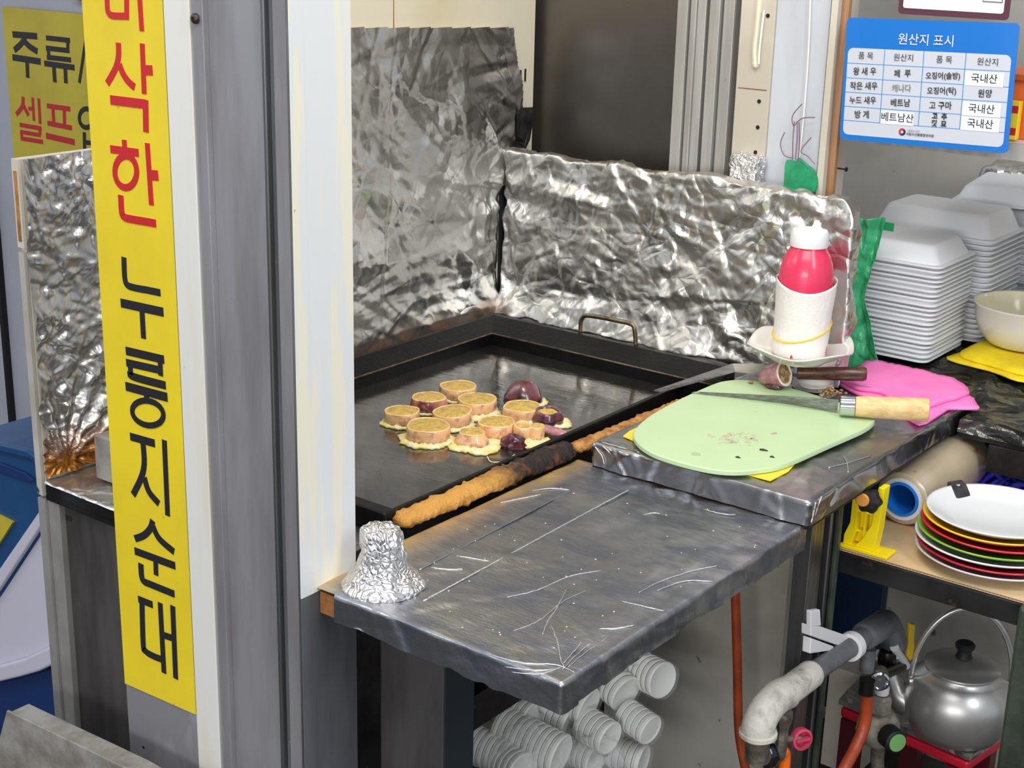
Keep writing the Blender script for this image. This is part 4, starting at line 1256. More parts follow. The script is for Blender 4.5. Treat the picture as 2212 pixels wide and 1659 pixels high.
def paper_wrap():
    n1, n2 = 90, 26
    P = np.zeros((n1, n2, 3))
    for i in range(n1):
        s = i / (n1 - 1)
        a = math.radians(-212 + 300 * s)
        for j in range(n2):
            w = j / (n2 - 1)
            z = 0.002 + (0.094 + 0.006 * math.sin(s * 9)) * w
            pin = math.exp(-((z - 0.035 - 0.012 * math.sin(a + .6)) / 0.018) ** 2)
            r = 0.0365 + 0.0045 * (w - 0.4) * (1 + .5 * math.sin(3 * a)) * (1 - pin) + (0.010 * (1 - s / 0.1) * (1 - .5 * pin) if s < 0.1 else 0) + (0.008 * ((s - .93) / .07) * w if s > 0.93 else 0)
            r += 0.0004 * nz(s * 40, w * 9, 3)
            P[i, j] = (c.x + .95 * r * math.cos(a), c.y + .95 * r * math.sin(a), ZT + 0.0068 + .97 * z)
    return grid_mesh('paper_wrap', P)


pw = part('paper_wrap', paper_wrap(), PAPER, t, smooth=True)
sd = pw.modifiers.new('thick', 'SOLIDIFY')
sd.thickness = 0.0006
rb = []
for i in range(60):
    a = 2 * math.pi * i / 60
    rb.append((c.x + 0.0356 * math.cos(a), c.y + 0.0356 * math.sin(a), ZT + 0.0068 + 0.035 + 0.0125 * math.sin(a + 0.35)))
part('rubber_band', tube(B(), rb, 0.0011, 7, closed=True), RUBBER_YELLOW, t, smooth=True)
q = V((0.5318, -0.0328, 0.8885))
tag(part('paper_scrap', star_sheet(B(), resample(closed_spline([(0.5166, -0.0463, 0.8885), (0.5179, -0.0245, 0.8885), (0.5376, -0.0121, 0.8885), (0.5531, -0.0241, 0.8885), (0.5489, -0.0481, 0.8885), (0.5317, -0.0583, 0.8885)], 3), 30), 3, lambda x, y, r: 0.001 + 0.0006 * nz(x, y, 2, 120), 0.0004), PAPER, loc=q), 'white paper scrap under the dark turner handle', 'paper')

ZT = ZT0
# ------------------------------------------------------------------ black covered bench with trays, bowl and bag
t = thing('bench', 'bench wrapped in wrinkled black film carrying the foam trays', 'bench', (0.8, 0.35, 0.0))


def bench_film():
    n1, n2 = 190, 200
    gx_, gy = np.linspace(0.42, 1.12, n1), np.linspace(0.012, 0.74, n2)
    P = np.zeros((n1, n2, 3))
    P[..., 0], P[..., 1], P[..., 2] = gx_[:, None], gy[None, :], 0.8685
    h = crumple(P.reshape(-1, 3), 61, 800, 0.5, (0.03, 0.14), (0.004, 0.014), lean=(0.4, 1.6, 0)).reshape(n1, n2)
    P[..., 2] += np.clip(h, -0.001, 0.007)
    P[:, 0, 2] = 0.853
    P[:, 0, 1] = 0.0105
    keep = ~((P[..., 0] < 0.7035) & (P[..., 1] < 0.055))
    return grid_mesh('black_film', P, keep)


part('black_film', bench_film(), FOIL_BLACK, t, smooth=True)
bm = B()
prism(bm, [(0.43, 0.06, 0.8455), (0.706, 0.06, 0.8455), (0.706, 0.016, 0.8455), (1.1, 0.016, 0.8455), (1.1, 0.73, 0.8455), (0.43, 0.73, 0.8455)], (0, 0, 0.0215))
part('bench_top', bm, STEEL_DARK, t)
part('front_rail', box(B(), 0.745, 1.1, 0.013, 0.040, 0.810, 0.8452), STEEL_DARK, t, bev=0.001)
for x in (0.46, 1.05):
    part('leg', box(B(), x, x + 0.03, 0.66, 0.69, 0.0005, 0.845), STEEL_DARK, t)
part('leg', box(B(), 1.05, 1.08, 0.05, 0.08, 0.0005, 0.845), STEEL_DARK, t)
q = V((0.5958, 0.1187, 0.8762))
bm = star_sheet(B(), resample(closed_spline([(0.5476, 0.1356, 0.8765), (0.6073, 0.1277, 0.8765), (0.6512, 0.1134, 0.8765), (0.6817, 0.0891, 0.8765), (0.6522, 0.2012, 0.8765), (0.6067, 0.2412, 0.8765), (0.5541, 0.2545, 0.8765), (0.5322, 0.2101, 0.8765)], 4), 60), 7, lambda x, y, r: 0.002 * nz(x, y, 3, 60), 0.0002)


def tray_mesh(L, W, h, fl=0.007, sl=0.014, nr=5):
    z = 0.0
    lv = [(0, 0.0, 0.014), (0, 0.0022, 0.014), (fl * .7, 0.0028, 0.013), (fl, 0.0022, 0.012), (fl + sl * .75, h * 0.85, 0.011), (fl + sl, h * 0.97, 0.010), (fl + sl + 0.003, h, 0.009)]
    return loft(B(), [rrect(L - 2 * i, W - 2 * i, max(r, .004), nr, zz) for i, zz, r in lv], cap0=False)


ORD = ['topmost', 'second', 'third', 'fourth', 'fifth', 'sixth', 'seventh', 'eighth', 'ninth', 'tenth', 'eleventh', 'twelfth', 'thirteenth', 'fourteenth', 'fifteenth', 'sixteenth', 'seventeenth', 'eighteenth', 'nineteenth', 'twentieth', 'twenty-first', 'twenty-second', 'twenty-third', 'twenty-fourth', 'twenty-fifth', 'twenty-sixth', 'twenty-seventh', 'twenty-eighth', 'twenty-ninth', 'thirtieth']


def tray_stack(cx, cy_, z0, n, L, W, h, dz, where, group, rz=0.0, jit=0.0015, seed=1, lean=(0, 0), parent_mesh=None):
    R_ = random.Random(seed)
    me = None
    for k in range(n):
        lab = 'white foam tray, %s from the top of the %s' % (ORD[n - 1 - k], where)
        if k == n - 1:
            lab = 'topmost white foam tray of the %s' % where
        loc = (cx + lean[0] * k + R_.uniform(-jit, jit), cy_ + lean[1] * k + R_.uniform(-jit, jit), z0 + dz * k)
        if me is None:
            o = part('foam_tray', tray_mesh(L, W, h), FOAM, loc=(0, 0, 0), smooth='auto', angle=50)
            me = o
        else:
            o = me.copy()
            COL.objects.link(o)
        o.location = loc
        o.rotation_euler = (0, 0, rz + R_.uniform(-.012, .012))
        tag(o, lab, 'tray', group)


# front right corner of the first stack stands at about x .592, y .18
tray_stack(0.505, 0.252, 0.8765, 21, 0.172, 0.138, 0.026, 0.0066, 'front stack beside the green bag', 'foam trays in the front stack', seed=3, lean=(0.0002, 0.0))
tray_stack(0.512, 0.405, 0.8765, 20, 0.190, 0.140, 0.034, 0.0076, 'middle stack behind the front one', 'foam trays in the middle stack', seed=5, lean=(0.0002, 0.0))
tray_stack(0.600, 0.575, 0.8765, 17, 0.200, 0.150, 0.030, 0.0082, 'far stack below the foil bundle', 'foam trays in the far stack', seed=8, jit=0.004, rz=0.05)
o = part('foam_tray', tray_mesh(0.215, 0.15, 0.026), FOAM, loc=(0, 0, 0), smooth='auto', angle=50)
o.location = (0.585, 0.56, 1.052)
o.rotation_euler = (math.radians(4), math.radians(-2.5), 0.05)
tag(o, 'open foam tray tilted on top of the far stack, dark gap beneath', 'tray', 'foam trays in the far stack')
q = V((0.5255, 0.6, 1.0655))
tag(part('foil_bundle', foil_box('foil_bundle', (q.x - 0.045, q.x + 0.06, 0.60, 0.70, q.z - 0.05, q.z + 0.022), 0.014, 0.0035, 83, 220, 0.6, bottom=True, Lr=(0.01, 0.04), wr=(0.003, 0.010)), FOIL, smooth=True, loc=(q.x, .65, q.z - .05)), 'foil wrapped bundle sitting on the far tray stack under the shelf', 'bundle')

# green bag strip hanging between panel and trays
n1, n2 = 40, 90
P = np.zeros((n1, n2, 3))
tl, tr, ml, mr, bl, br = [V(p) for p in ((0.4863, 0.13, 1.0686), (0.5345, 0.13, 1.0779), (0.4861, 0.13, 0.9633), (0.5169, 0.13, 0.9655), (0.4853, 0.13, 0.861), (0.5514, 0.13, 0.8773))]
for i in range(n1):
    for j in range(n2):
        u, w = i / (n1 - 1), j / (n2 - 1)
        if w < 0.5:
            p = tl.lerp(tr, u).lerp(ml.lerp(mr, u), w * 2)
        else:
            p = ml.lerp(mr, u).lerp(bl.lerp(br, u), (w - .5) * 2)
        P[i, j] = (p.x, p.y + 0.006 * math.sin(u * 9 + 2 * w) + 0.004 * nz(u * 3, w * 5, 2) + 0.003 * nz(u * 8, w * 3, 7), p.z)
h = crumple(P.reshape(-1, 3), 71, 90, 0.35, (0.02, 0.08), (0.003, 0.012), lean=(1.5, 0, 0.3)).reshape(n1, n2)
P[..., 1] += h
t = thing('green_bag', 'shiny green plastic bag strip hanging between the foil panel and foam trays', 'bag', V((0.5187, 0.13, 0.8692)))
gb = part('bag_film', grid_mesh('bag_film', P), GREEN_BAG, t, smooth=True)
sd = gb.modifiers.new('thick', 'SOLIDIFY')
sd.thickness = 0.0005
q0, q1 = V((0.5274, 0.136, 1.0711)), V((0.5454, 0.136, 1.0601))
part('tape_tab', box(B(), q0.x, q1.x, .134, .1348, q1.z, q0.z), GREEN_TAPE, t)

# yellow cloths with the white bowl
bx = V((0.6756, 0.3219, 0.8925))
t = thing('yellow_cloth', 'folded yellow cloth pad under the white bowl on the black bench', 'cloth', (bx.x, bx.y, .8755))
part('lower_fold', star_sheet(B(), resample(closed_spline([(0.6046, 0.223, 0.8775), (0.6065, 0.2666, 0.8775), (0.6112, 0.333, 0.8775), (0.6635, 0.4523, 0.8775), (0.7511, 0.3431, 0.8775), (0.7311, 0.1964, 0.8775), (0.6711, 0.2081, 0.8775)], 4), 70), 6, lambda x, y, r: 0.001 + 0.001 * nz(x, y, 2, 60), 0.001), YELLOW_CLOTH, t, smooth=True)
part('upper_fold', star_sheet(B(), resample(closed_spline([(0.6172, 0.2394, 0.883), (0.6101, 0.2815, 0.883), (0.619, 0.3464, 0.883), (0.6714, 0.4467, 0.883), (0.7443, 0.3421, 0.883), (0.7225, 0.2195, 0.883), (0.6646, 0.2237, 0.883)], 4), 70), 6, lambda x, y, r: 0.0065 * (1 - r ** 8), 0.004), YELLOW_CLOTH, t, smooth=True)
t = thing('mixing_bowl', 'white bowl smeared with yellow egg batter on the yellow cloth', 'bowl', (bx.x, bx.y, .8905))
Mb = axis_m((bx.x, bx.y, .8905), (0, 0, 1))
part('body', lathe(B(), [(0.0, 0.0), (0.042, 0.0), (0.052, 0.004), (0.064, 0.018), (0.071, 0.036), (0.0735, 0.056), (0.0755, 0.0585), (0.0745, 0.0598), (0.0725, 0.0585)], 48, Mb, cap=False), PORCELAIN, t, smooth=True)
part('inner_glaze', lathe(B(), [(0.0726, 0.0584), (0.0705, 0.05), (0.066, 0.034), (0.056, 0.016), (0.04, 0.006), (0.0, 0.0045)], 48, Mb, cap=False), BOWL_IN, t, smooth=True)

# ------------------------------------------------------------------ signs on the stand at the back
SIGN_N = V((0, -1, 0))
TL, TR, BR, BL = [V(p) for p in ((0.4959, 0.045, 1.3336), (0.708, 0.045, 1.3401), (0.7136, 0.045, 1.1914), (0.4988, 0.045, 1.1854))]
U = ((TR - TL) + (BR - BL)).normalized()
W_ = ((TR - TL).length + (BR - BL).length) / 2
Nn = V((0, -1, 0))
D = U.cross(Nn)
if D.z > 0:
    D = -D
H_ = ((BL - TL).length + (BR - TR).length) / 2
ctr = (TL + TR + BR + BL) / 4
org = ctr - U * W_ / 2 - D * H_ / 2
SM = Matrix((U, -D, Nn)).transposed().to_4x4()


def at(u, v, lift):
    return org + U * (u * W_) + D * (v * H_) + Nn * lift


def panel(u0, v0, u1, v1, z0, z1, r=0.0, n=6):
    w, h = (u1 - u0) * W_, (v1 - v0) * H_
    c_ = at((u0 + u1) / 2, (v0 + v1) / 2, 0)
    lp = rrect(w, h, r, n) if r > 0 else [V((w / 2, h / 2, 0)), V((-w / 2, h / 2, 0)), V((-w / 2, -h / 2, 0)), V((w / 2, -h / 2, 0))]
    return loft(B(), [[c_ + U * p.x - D * p.y + Nn * z for p in lp] for z in (z0, z1)])


t = thing('origin_sign', 'blue and white Korean country of origin table on the shelf front', 'sign', ctr + D * H_ / 2)
part('sheet', panel(0, 0, 1, 1, 0, 0.0012, 0.006), SIGN_BLUE, t)
part('table_field', panel(0.02, 0.242, 0.972, 0.955, 0.0012, 0.0015, 0.007), SIGN_PALE, t)
rows = [0.242, 0.367, 0.487, 0.604, 0.722, 0.838]
cols = [0.02, 0.245, 0.478, 0.720, 0.972]
for v in rows[1:]:
    part('table_line', panel(0.02, v - 0.003, 0.972, v + 0.003, 0.0015, 0.0016), LINE_BLUE, t)
for u in cols[1:4]:
    part('table_line', panel(u - 0.0022, 0.242, u + 0.0022, 0.838, 0.0015, 0.0017), LINE_BLUE, t)
for (cc_, rr_) in ((3, 1), (3, 3), (3, 4), (1, 4)):
    part('pasted_label', panel(cols[cc_] + 0.004, rows[rr_] + 0.012, cols[cc_ + 1] - 0.03, rows[rr_ + 1] + 0.004, 0.0017, 0.0019), LABEL_WHITE, t)


def put(body, u, v, size, m, bold=0.0, sx=1.0, rot=0.0, lift=0.0022):
    M = Matrix.Translation(at(u, v, lift)) @ SM @ Matrix.Rotation(rot, 4, 'Z')
    part('lettering', text_mesh(body, size * H_, M, bold * H_, sx), m, t)


put('원산지 표시', 0.485, 0.16, 0.098, TITLE_INK, 0.0008)
mid = lambda a, i: (a[i] + a[i + 1]) / 2
for i, b_ in enumerate(('품 목', '원산지', '품 목', '원산지')):
    put(b_, mid(cols, i), mid(rows, 0), 0.064, INK2, 0.0)
hand = [('왕 새 우', 0, 1, INK2, .068), ('페  루', 1, 1, INK2, .066), ('오징어(솔방)', 2, 1, INK2, .060), ('작은 새우', 0, 2, INK2, .068), ('캐나다', 1, 2, INK_FADED, .066), ('오징어(탁)', 2, 2, INK2, .062), ('원양', 3, 2, INK2, .068),
        ('누드 새우', 0, 3, INK2, .066), ('베트남', 1, 3, INK2, .068), ('고 구마', 2, 3, INK2, .068), ('방 게', 0, 4, INK2, .07)]
for b_, ci, ri, m, s_ in hand:
    put(b_, mid(cols, ci), mid(rows, ri) + 0.004, s_, m, 0.0010, 0.92, 0.05)
put('고  추', mid(cols, 2), mid(rows, 4) - 0.028, 0.056, INK2, 0.002, 0.95)
put('껏  묘', mid(cols, 2), mid(rows, 4) + 0.03, 0.056, INK2, 0.002, 0.95)
for ci, ri, b_ in ((3, 1, '국내산'), (3, 3, '국내산'), (3, 4, '국내산'), (1, 4, '베트남산')):
    put(b_, mid(cols, ci) - 0.012, mid(rows, ri) + 0.008, 0.078, INK2, 0.0004)
lc = at(0.385, 0.897, 0.0016)
for k_, (m, a0) in enumerate(((RED_LINE, 20), (NAVY, 200))):
    pts = []
    R0 = 0.030 * H_
    for i in range(15):
        a = math.radians(a0 + 180 * i / 14)
        pts.append((R0 * math.cos(a), R0 * math.sin(a)))
    e, s_ = pts[-1], pts[0]
    mid1, mid2 = ((e[0]) / 2, e[1] / 2), (s_[0] / 2, s_[1] / 2)
    for i in range(1, 10):
        a = math.radians(a0 + 180 + 180 * i / 10)
        pts.append((mid1[0] + R0 / 2 * math.cos(a) * 0.98, mid1[1] + R0 / 2 * math.sin(a) * 0.98))
    for i in range(0, 10):
        a = math.radians(a0 + 180 - 180 * i / 10)
        pts.append((mid2[0] + R0 / 2 * math.cos(a) * 0.98, mid2[1] + R0 / 2 * math.sin(a) * 0.98))
    part('logo', prism(B(), [lc + U * x - D * y for x, y in pts], Nn * (0.0002 + .0001 * k_)), m, t)
part('logo', loft(B(), [[lc + Nn * zz + U * (0.012 * H_ * math.cos(a)) - D * (0.012 * H_ * math.sin(a)) for a in [2 * math.pi * i / 16 for i in range(16)]] for zz in (0.0003, 0.0005)]), SIGN_PALE, t)
put('해양수산부', 0.455, 0.884, 0.022, INK_FADED, 0.0)
put('국립수산물품질관리원', 0.493, 0.911, 0.026, INK2, 0.0004)

t = thing('notice_board', 'white notice with a rounded maroon border above the blue origin table', 'notice', (0.6273, 0.05, 1.3423))
q0, q1 = V((0.5539, 0.05, 1.4215)), V((0.6883, 0.05, 1.4258))
zb_ = V((0.5638, 0.05, 1.3418)).z
def pan2(x0, x1, z0, z1, y0, y1, r):
    return loft(B(), [[V(((x0 + x1) / 2 + p.x, y, (z0 + z1) / 2 + p.y)) for p in rrect(x1 - x0, z1 - z0, r)] for y in (y1, y0)])
nb = pan2(q0.x + .004, q1.x + .004, zb_, zb_ + .11, .049, .052, .005)
part('border', nb, MAROON, t)
part('paper', pan2(q0.x + .010, q1.x - .002, zb_ + .0072, zb_ + .104, .0484, .0489, .003), LABEL_WHITE, t)
s0 = V((0.6603, 0.048, 1.3611))
part('printed_box', pan2(s0.x, s0.x + .024, s0.z, s0.z + .02, .0478, .0483, .0004), INK_FADED, t)
part('printed_box', pan2(s0.x + .0012, s0.x + .0228, s0.z + .0012, s0.z + .0188, .0474, .0477, .0004), LABEL_WHITE, t)

t = thing('wall_shelf', 'grey shelf with a pale front edge behind the origin table', 'shelf', (0.7014, 0.1, 1.185))
e0 = V((0.6865, 0.075, 1.1961))
part('shelf_board', box(B(), 0.52, 1.05, .065, .42, e0.z - .012, e0.z + .004), WHITE_PAINT, t)
part('shelf_lip', box(B(), 0.52, 1.05, .058, .0645, e0.z - .014, e0.z + .006), ALU_GREY, t)
part('bracket', box(B(), 0.76, 0.775, .30, .41, e0.z - .10, e0.z - .0125), WOOD, t)
part('upright', box(B(), 0.80, 0.83, .39, .42, 0.872, e0.z - .0125), SLATE, t)
ox = V((0.6859, 0.12, 1.2594))
t = thing('plastic_basket', 'orange plastic basket on the shelf beside the origin table', 'basket', (ox.x + .05, .15, e0.z + .004))
loft(bm := B(), [[V((ox.x + .055 + p.x, .17 + p.y, e0.z + .0045 + z)) for p in rrect(.12 + .2 * z, .12 + .2 * z, .01)] for z in (0, 0.07)])
part('body', bm, ORANGE, t)
loft(bm := B(), [[V((ox.x + .055 + p.x, .17 + p.y, e0.z + .0745 + z)) for p in rrect(.142 + z, .142 + z, .01)] for z in (0, 0.008)])
part('rim', bm, ORANGE, t, bev=.001)
yp = V((0.6955, 0.085, 1.2465))
t = thing('yellow_packet', 'yellow printed packet with red squares leaning on the orange basket', 'packet', (yp.x + .02, .085, e0.z + .007))
part('packet', box(B(), yp.x - .012, yp.x + .012, .083, .093, e0.z + .0065, e0.z + .052), YELLOW, t, bev=.001)
for dz_ in (.008, .034):
    part('printed_square', box(B(), yp.x + .001, yp.x + .0105, .0824, .0829, e0.z + dz_ + .004, e0.z + dz_ + .0125), RED_INK, t)
nl = V((0.5015, 0.06, 1.1443))
t = thing('nail', 'bent dark nail sticking out of the wooden stud below the blue table', 'nail', nl)
part('shank', tube(B(), [(xf - .002, .07, nl.z), (xf + .013, .066, nl.z + .0005)], 0.0011, 8), BLACKM, t)
part('head', lathe(B(), [(0.003, 0), (0.003, .001)], 12, axis_m((xf + .013, .066, nl.z + .0005), (1, -.2, 0))), BLACKM, t)

# ------------------------------------------------------------------ steel shelf under the bench with plates and film roll
SZ = 0.764
t = thing('steel_shelf', 'dark steel shelf unit lined with corrugated card below the black bench', 'shelf', (0.77, -0.05, 0.0))
pxl = (0.6443, -0.24, 0.6971)[0]
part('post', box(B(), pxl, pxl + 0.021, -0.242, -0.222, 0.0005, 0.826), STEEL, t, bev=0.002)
part('post', box(B(), pxl + 0.0215, pxl + 0.0275, -0.236, -0.226, 0.0005, 0.826), mat('greenish_pipe', (74, 84, 72), 0.4, 0.3, col2=(52, 58, 50), ns=20), t, bev=0.002)
prx = (0.8806, -0.22, 0.6542)[0]
part('post', box(B(), prx, prx + 0.03, -0.238, -0.2215, 0.0005, 0.766), MATS['greenish_pipe'], t, bev=0.004)
part('shelf_rail', box(B(), (0.6623, -0.22, 0.7596)[0], prx + 0.06, -0.22, -0.205, SZ - 0.029, SZ - 0.0035), STEEL_DARK, t, bev=0.001)
part('shelf_board', box(B(), (0.6623, -0.22, 0.7596)[0], prx + 0.06, -0.2045, 0.16, SZ - 0.012, SZ - 0.0035), STEEL_DARK, t)
cl = B()
x0_, x1_ = (0.6627, -0.218, 0.7631)[0], prx + 0.03
box(cl, x0_, x1_, -0.217, 0.15, SZ - 0.003, SZ - 0.0024)
box(cl, x0_, x1_, -0.217, 0.15, SZ - 0.0007, SZ)
lp_ = [V((x0_ + (x1_ - x0_) * k / 120, -0.2165, SZ - 0.0015 + 0.0009 * (1 if k % 2 else -1))) for k in range(121)]
loft(cl, [[p, p + V((0, .1, 0)), p + V((0, .1, .0003)), p + V((0, 0, .0003))] for p in lp_])
part('card_liner', cl, CARDBOARD, t, label='pale corrugated card lining the shelf')

pcx, pcy, _ = (0.8157, -0.1398, 0.822)
PL = [('white', .086, 'white plate at the bottom of the coloured plate stack'), ('red', .086, 'lower red plate, second from the bottom of the plate stack'), ('white', .086, 'white plate between the green and lower red plates'),
      ('green', .086, 'green plate in the middle of the plate stack'), ('red', .084, 'upper red plate between the yellow and green plates'), ('yellow', .080, 'yellow plate directly under the top white plate'), ('white', .078, 'white plate on top of the stack with a scrap of black tape')]
proto = {}
for k, (c_, R_, lab) in enumerate(PL):
    z = SZ + 0.0006 + 0.0078 * k
    loc = (pcx + 0.0012 * math.sin(k * 2.1), pcy + 0.0012 * math.cos(k * 1.7), z)
    prof = [(0.0, 0.0018), (R_ * .55, 0.0018), (R_ * .56, 0.0), (R_ * .60, 0.0), (R_ * .62, 0.003), (R_ * .82, 0.0075), (R_ * .97, 0.0135), (R_ * 1.0, 0.0152), (R_ * .993, 0.0164), (R_ * .96, 0.0158), (R_ * .80, 0.0095), (R_ * .62, 0.005), (0.0, 0.0042)]
    o = part('plate', lathe(B(), prof, 56, Matrix(), cap=False), PLATE_COL[c_], loc=(0, 0, 0), smooth=True)
    o.location = loc
    tag(o, lab, 'plate', 'coloured melamine plates in the shelf stack')
zt = SZ + 0.0006 + 0.0078 * 6 + 0.0042
tq = [V(p) for p in [(0.7395, -0.0978, 0.825), (0.7492, -0.0797, 0.825), (0.77, -0.1019, 0.825), (0.7609, -0.1209, 0.825)]]
tag(part('tape_scrap', star_sheet(B(), [(p.x, p.y, zt) for p in resample(tq, 24)], 3, lambda x, y, r: float(np.interp(math.hypot(x - pcx, y - pcy) / 0.078, (0, .62, .8, .96), (0, .0008, .0053, .0116))) + 0.0007, 0.0002), TAPE_BLACK, loc=tq[0]), 'scrap of grey black tape stuck on the top white plate', 'tape')

ra, rb_ = V((0.6919, -0.1101, 0.7975)), V((0.6964, 0.0646, 0.8035))
t = thing('film_roll', 'thick roll of wrapping film with a blue core lying under the platform', 'roll', (ra + rb_) / 2 + V((0, 0, -.036)))
Mr = axis_m(ra, rb_ - ra)
Lr_ = (rb_ - ra).length
RR = 0.0328
part('film', lathe(B(), [(RR * .66, -0.0005), (RR * .80, -0.001), (RR * .985, 0.002), (RR, 0.02), (RR * 1.01, Lr_ * .25), (RR * 1.15, Lr_ * .5), (RR * 1.19, Lr_ - .004), (RR * 1.12, Lr_)], 44, Mr, cap=False), ROLL_FILM, t, smooth='auto')
part('end_paper', lathe(B(), [(RR * .66, -0.0012), (RR * .80, -0.0014), (RR * .80, -.0004), (RR * .66, -.0002)], 44, Mr, cap=False), LABEL_WHITE, t)
part('core', lathe(B(), [(RR * .65, Lr_ * .9), (RR * .65, -0.0022), (RR * .55, -0.0022), (RR * .55, Lr_ * .9)], 36, Mr, cap=True), CORE_BLUE, t, smooth='auto')

# yellow film dispenser standing at the shelf front
db = V((0.6932, -0.2078, 0.7645))
t = thing('film_dispenser', 'yellow plastic film dispenser stand with a black knob at the shelf corner', 'dispenser', (db.x, db.y, SZ))
dx0, dx1 = (0.6649, -0.215, 0.7616)[0], (0.7232, -0.205, 0.7666)[0]
yb = -0.212
w_ = dx1 - dx0
part('foot', box(B(), dx0, dx1, yb - .004, yb + .022, SZ + 0.0004, SZ + 0.0045), YELLOW_PLASTIC, t, bev=.001)
zt_ = SZ + 0.082
xr = (0.7114, -0.205, 0.8197)[0]
sideR = [V((xr - .001, yb, zt_)), V((xr - .008, yb, zt_)), V((xr - .012, yb, SZ + .035)), V((xr - .022, yb, SZ + .0142)), V((xr - .030, yb, SZ + .0046)), V((xr - .006, yb, SZ + .0046)), V((xr - .003, yb, SZ + .03))]
xl = (0.6759, -0.205, 0.8101)[0]
sideL = [V((xl + .005, yb, zt_ - .012)), V((xl - .002, yb, zt_ - .012)), V((xl - .002, yb, SZ + .032)), V((xl - .008, yb, SZ + .015)), V((dx0 + .003, yb, SZ + .0046)), V((xl + .001, yb, SZ + .0046)), V((xl + .006, yb, SZ + .022))]
part('side_arm', prism(B(), sideR, (0, .016, 0)), YELLOW_PLASTIC, t, bev=.0006)
part('side_arm', prism(B(), sideL, (0, .016, 0)), YELLOW_PLASTIC, t, bev=.0006)
part('back_web', box(B(), xl + .0015, xr - .0055, yb + .012, yb + .015, SZ + .006, zt_ - .03), YELLOW_PLASTIC, t)
part('rib', box(B(), xl + .004, xr - .012, yb + .003, yb + .0118, SZ + .046, SZ + .0485), YELLOW_PLASTIC, t)
part('rib', box(B(), xl + .003, xr - .018, yb + .003, yb + .0118, SZ + .022, SZ + .0245), YELLOW_PLASTIC, t)
part('rib', box(B(), (xl + xr) / 2 - .004, (xl + xr) / 2 - .0015, yb + .002, yb + .0119, SZ + .006, SZ + .053), YELLOW_PLASTIC, t)
kq = V((0.6992, -0.222, 0.8341))
knb = part('knob', lathe(B(), [(0.0, 0), (0.012, 0), (0.014, .003), (0.013, .010), (0.008, .012), (0, .0122)], 30, axis_m(kq, (0.15, -1, 0)), lambda a, k: 1 + .10 * math.cos(6 * a)), BLACKM, t, smooth='auto')
kk = V((0.6965, -0.236, 0.8371))
part('knob_cap', lathe(B(), [(0.0075, 0), (0.0078, .002), (0.0066, .0035), (0, .0036)], 24, axis_m(kk, (0.1, -1, 0))), mat('orange_cap', (216, 146, 62), .5), knb)

q = V((0.7474, 0.09, 0.8089))
tag(part('blue_crate', box(B(), .56, .92, .10, .15, SZ + .0006, SZ + .072), NAVY, bev=.004, loc=(.72, .12, SZ)), 'navy blue plastic box at the back of the plate shelf', 'box')
bm = B()
for k in range(9):
    a = V((0.7322, 0.0539, 0.79)) + V((0.01 * k * .9, .006 * math.sin(k), 0))
    tube(bm, spline([a + V((-.03 + .002 * k, -.012, -.018)), a + V((0, 0.004 * math.sin(k * 2), .006 + .004 * math.cos(k * 3))), a + V((.03, -.006, .002 * math.sin(k * 2))), a + V((.07, -.012, -.012))], 5), 0.0042, 7)
tag(part('blue_net', bm, BLUE_MESH, smooth=True, loc=(.72, .06, SZ)), 'bundle of bright blue plastic netting behind the plate stack', 'net')

# ------------------------------------------------------------------ below: kettle on its tray, boxes
KZ = 0.47
kx, ky, _ = (0.7575, -0.0146, 0.472)
t = thing('side_table', 'red low stool with a foil covered board on it under the shelf', 'stool', (kx, ky, 0))
fb = [V(p) for p in [(0.6079, -0.0354, 0.466), (0.7971, -0.059, 0.466), (0.8099, 0.0247, 0.466), (0.6559, 0.1229, 0.466), (0.6012, 0.077, 0.466)]]
bm = star_sheet(B(), resample(fb, 80), 8, lambda x, y, r: 0.0018 + 0.0014 * nz(x, y, 3, 70), 0.006)
part('foil_board', bm, FOIL, t, smooth='auto')
rd = [V((p.x, p.y, .456)) for p in fb]
cR = sum(rd, V()) / 5
bm = prism(B(), [cR + (p - cR) * .97 for p in rd], (0, 0, -.015))
part('seat', bm, RED_PL, t, bev=.004)
for k in (0, 1, 2, 3):
    p = cR + (rd[k] - cR) * .8
    part('leg', box(B(), p.x - .012, p.x + .012, p.y - .012, p.y + .012, .0005, .4405), mat('dark_red_plastic_%d' % k, (70, 10, 20), .45) if k == 0 else MATS['dark_red_plastic_0'], t)

t = thing('kettle', 'dented aluminium kettle with a black lid knob on the foil covered board', 'kettle', (kx, ky, KZ))
Mk = axis_m((kx, ky, KZ - .001), (0, 0, 1))
part('body', lathe(B(), [(0.0, 0.0), (0.050, 0.0), (0.054, 0.002), (0.062, 0.014), (0.0672, 0.030), (0.0685, 0.044), (0.0665, 0.058), (0.060, 0.072), (0.051, 0.081), (0.0455, 0.085), (0.0445, 0.0885), (0.0455, 0.090), (0.042, 0.0905)], 56, Mk), KETTLE, t, smooth=True)
lid = part('lid', lathe(B(), [(0.0465, 0.0908), (0.0470, 0.0922), (0.043, 0.0945), (0.030, 0.0995), (0.014, 0.1025), (0, 0.103)], 48, Mk), KETTLE, t, smooth='auto')
part('lid_knob', lathe(B(), [(0.007, 0.1025), (0.0105, 0.104), (0.009, 0.108), (0.0085, 0.113), (0.0118, 0.117), (0.0125, 0.121), (0.010, 0.1235), (0, 0.124)], 26, Mk), BLACKM, lid, smooth='auto')
sd_ = V((-0.78, -0.35, 0)).normalized()
kc = V((kx, ky, KZ))
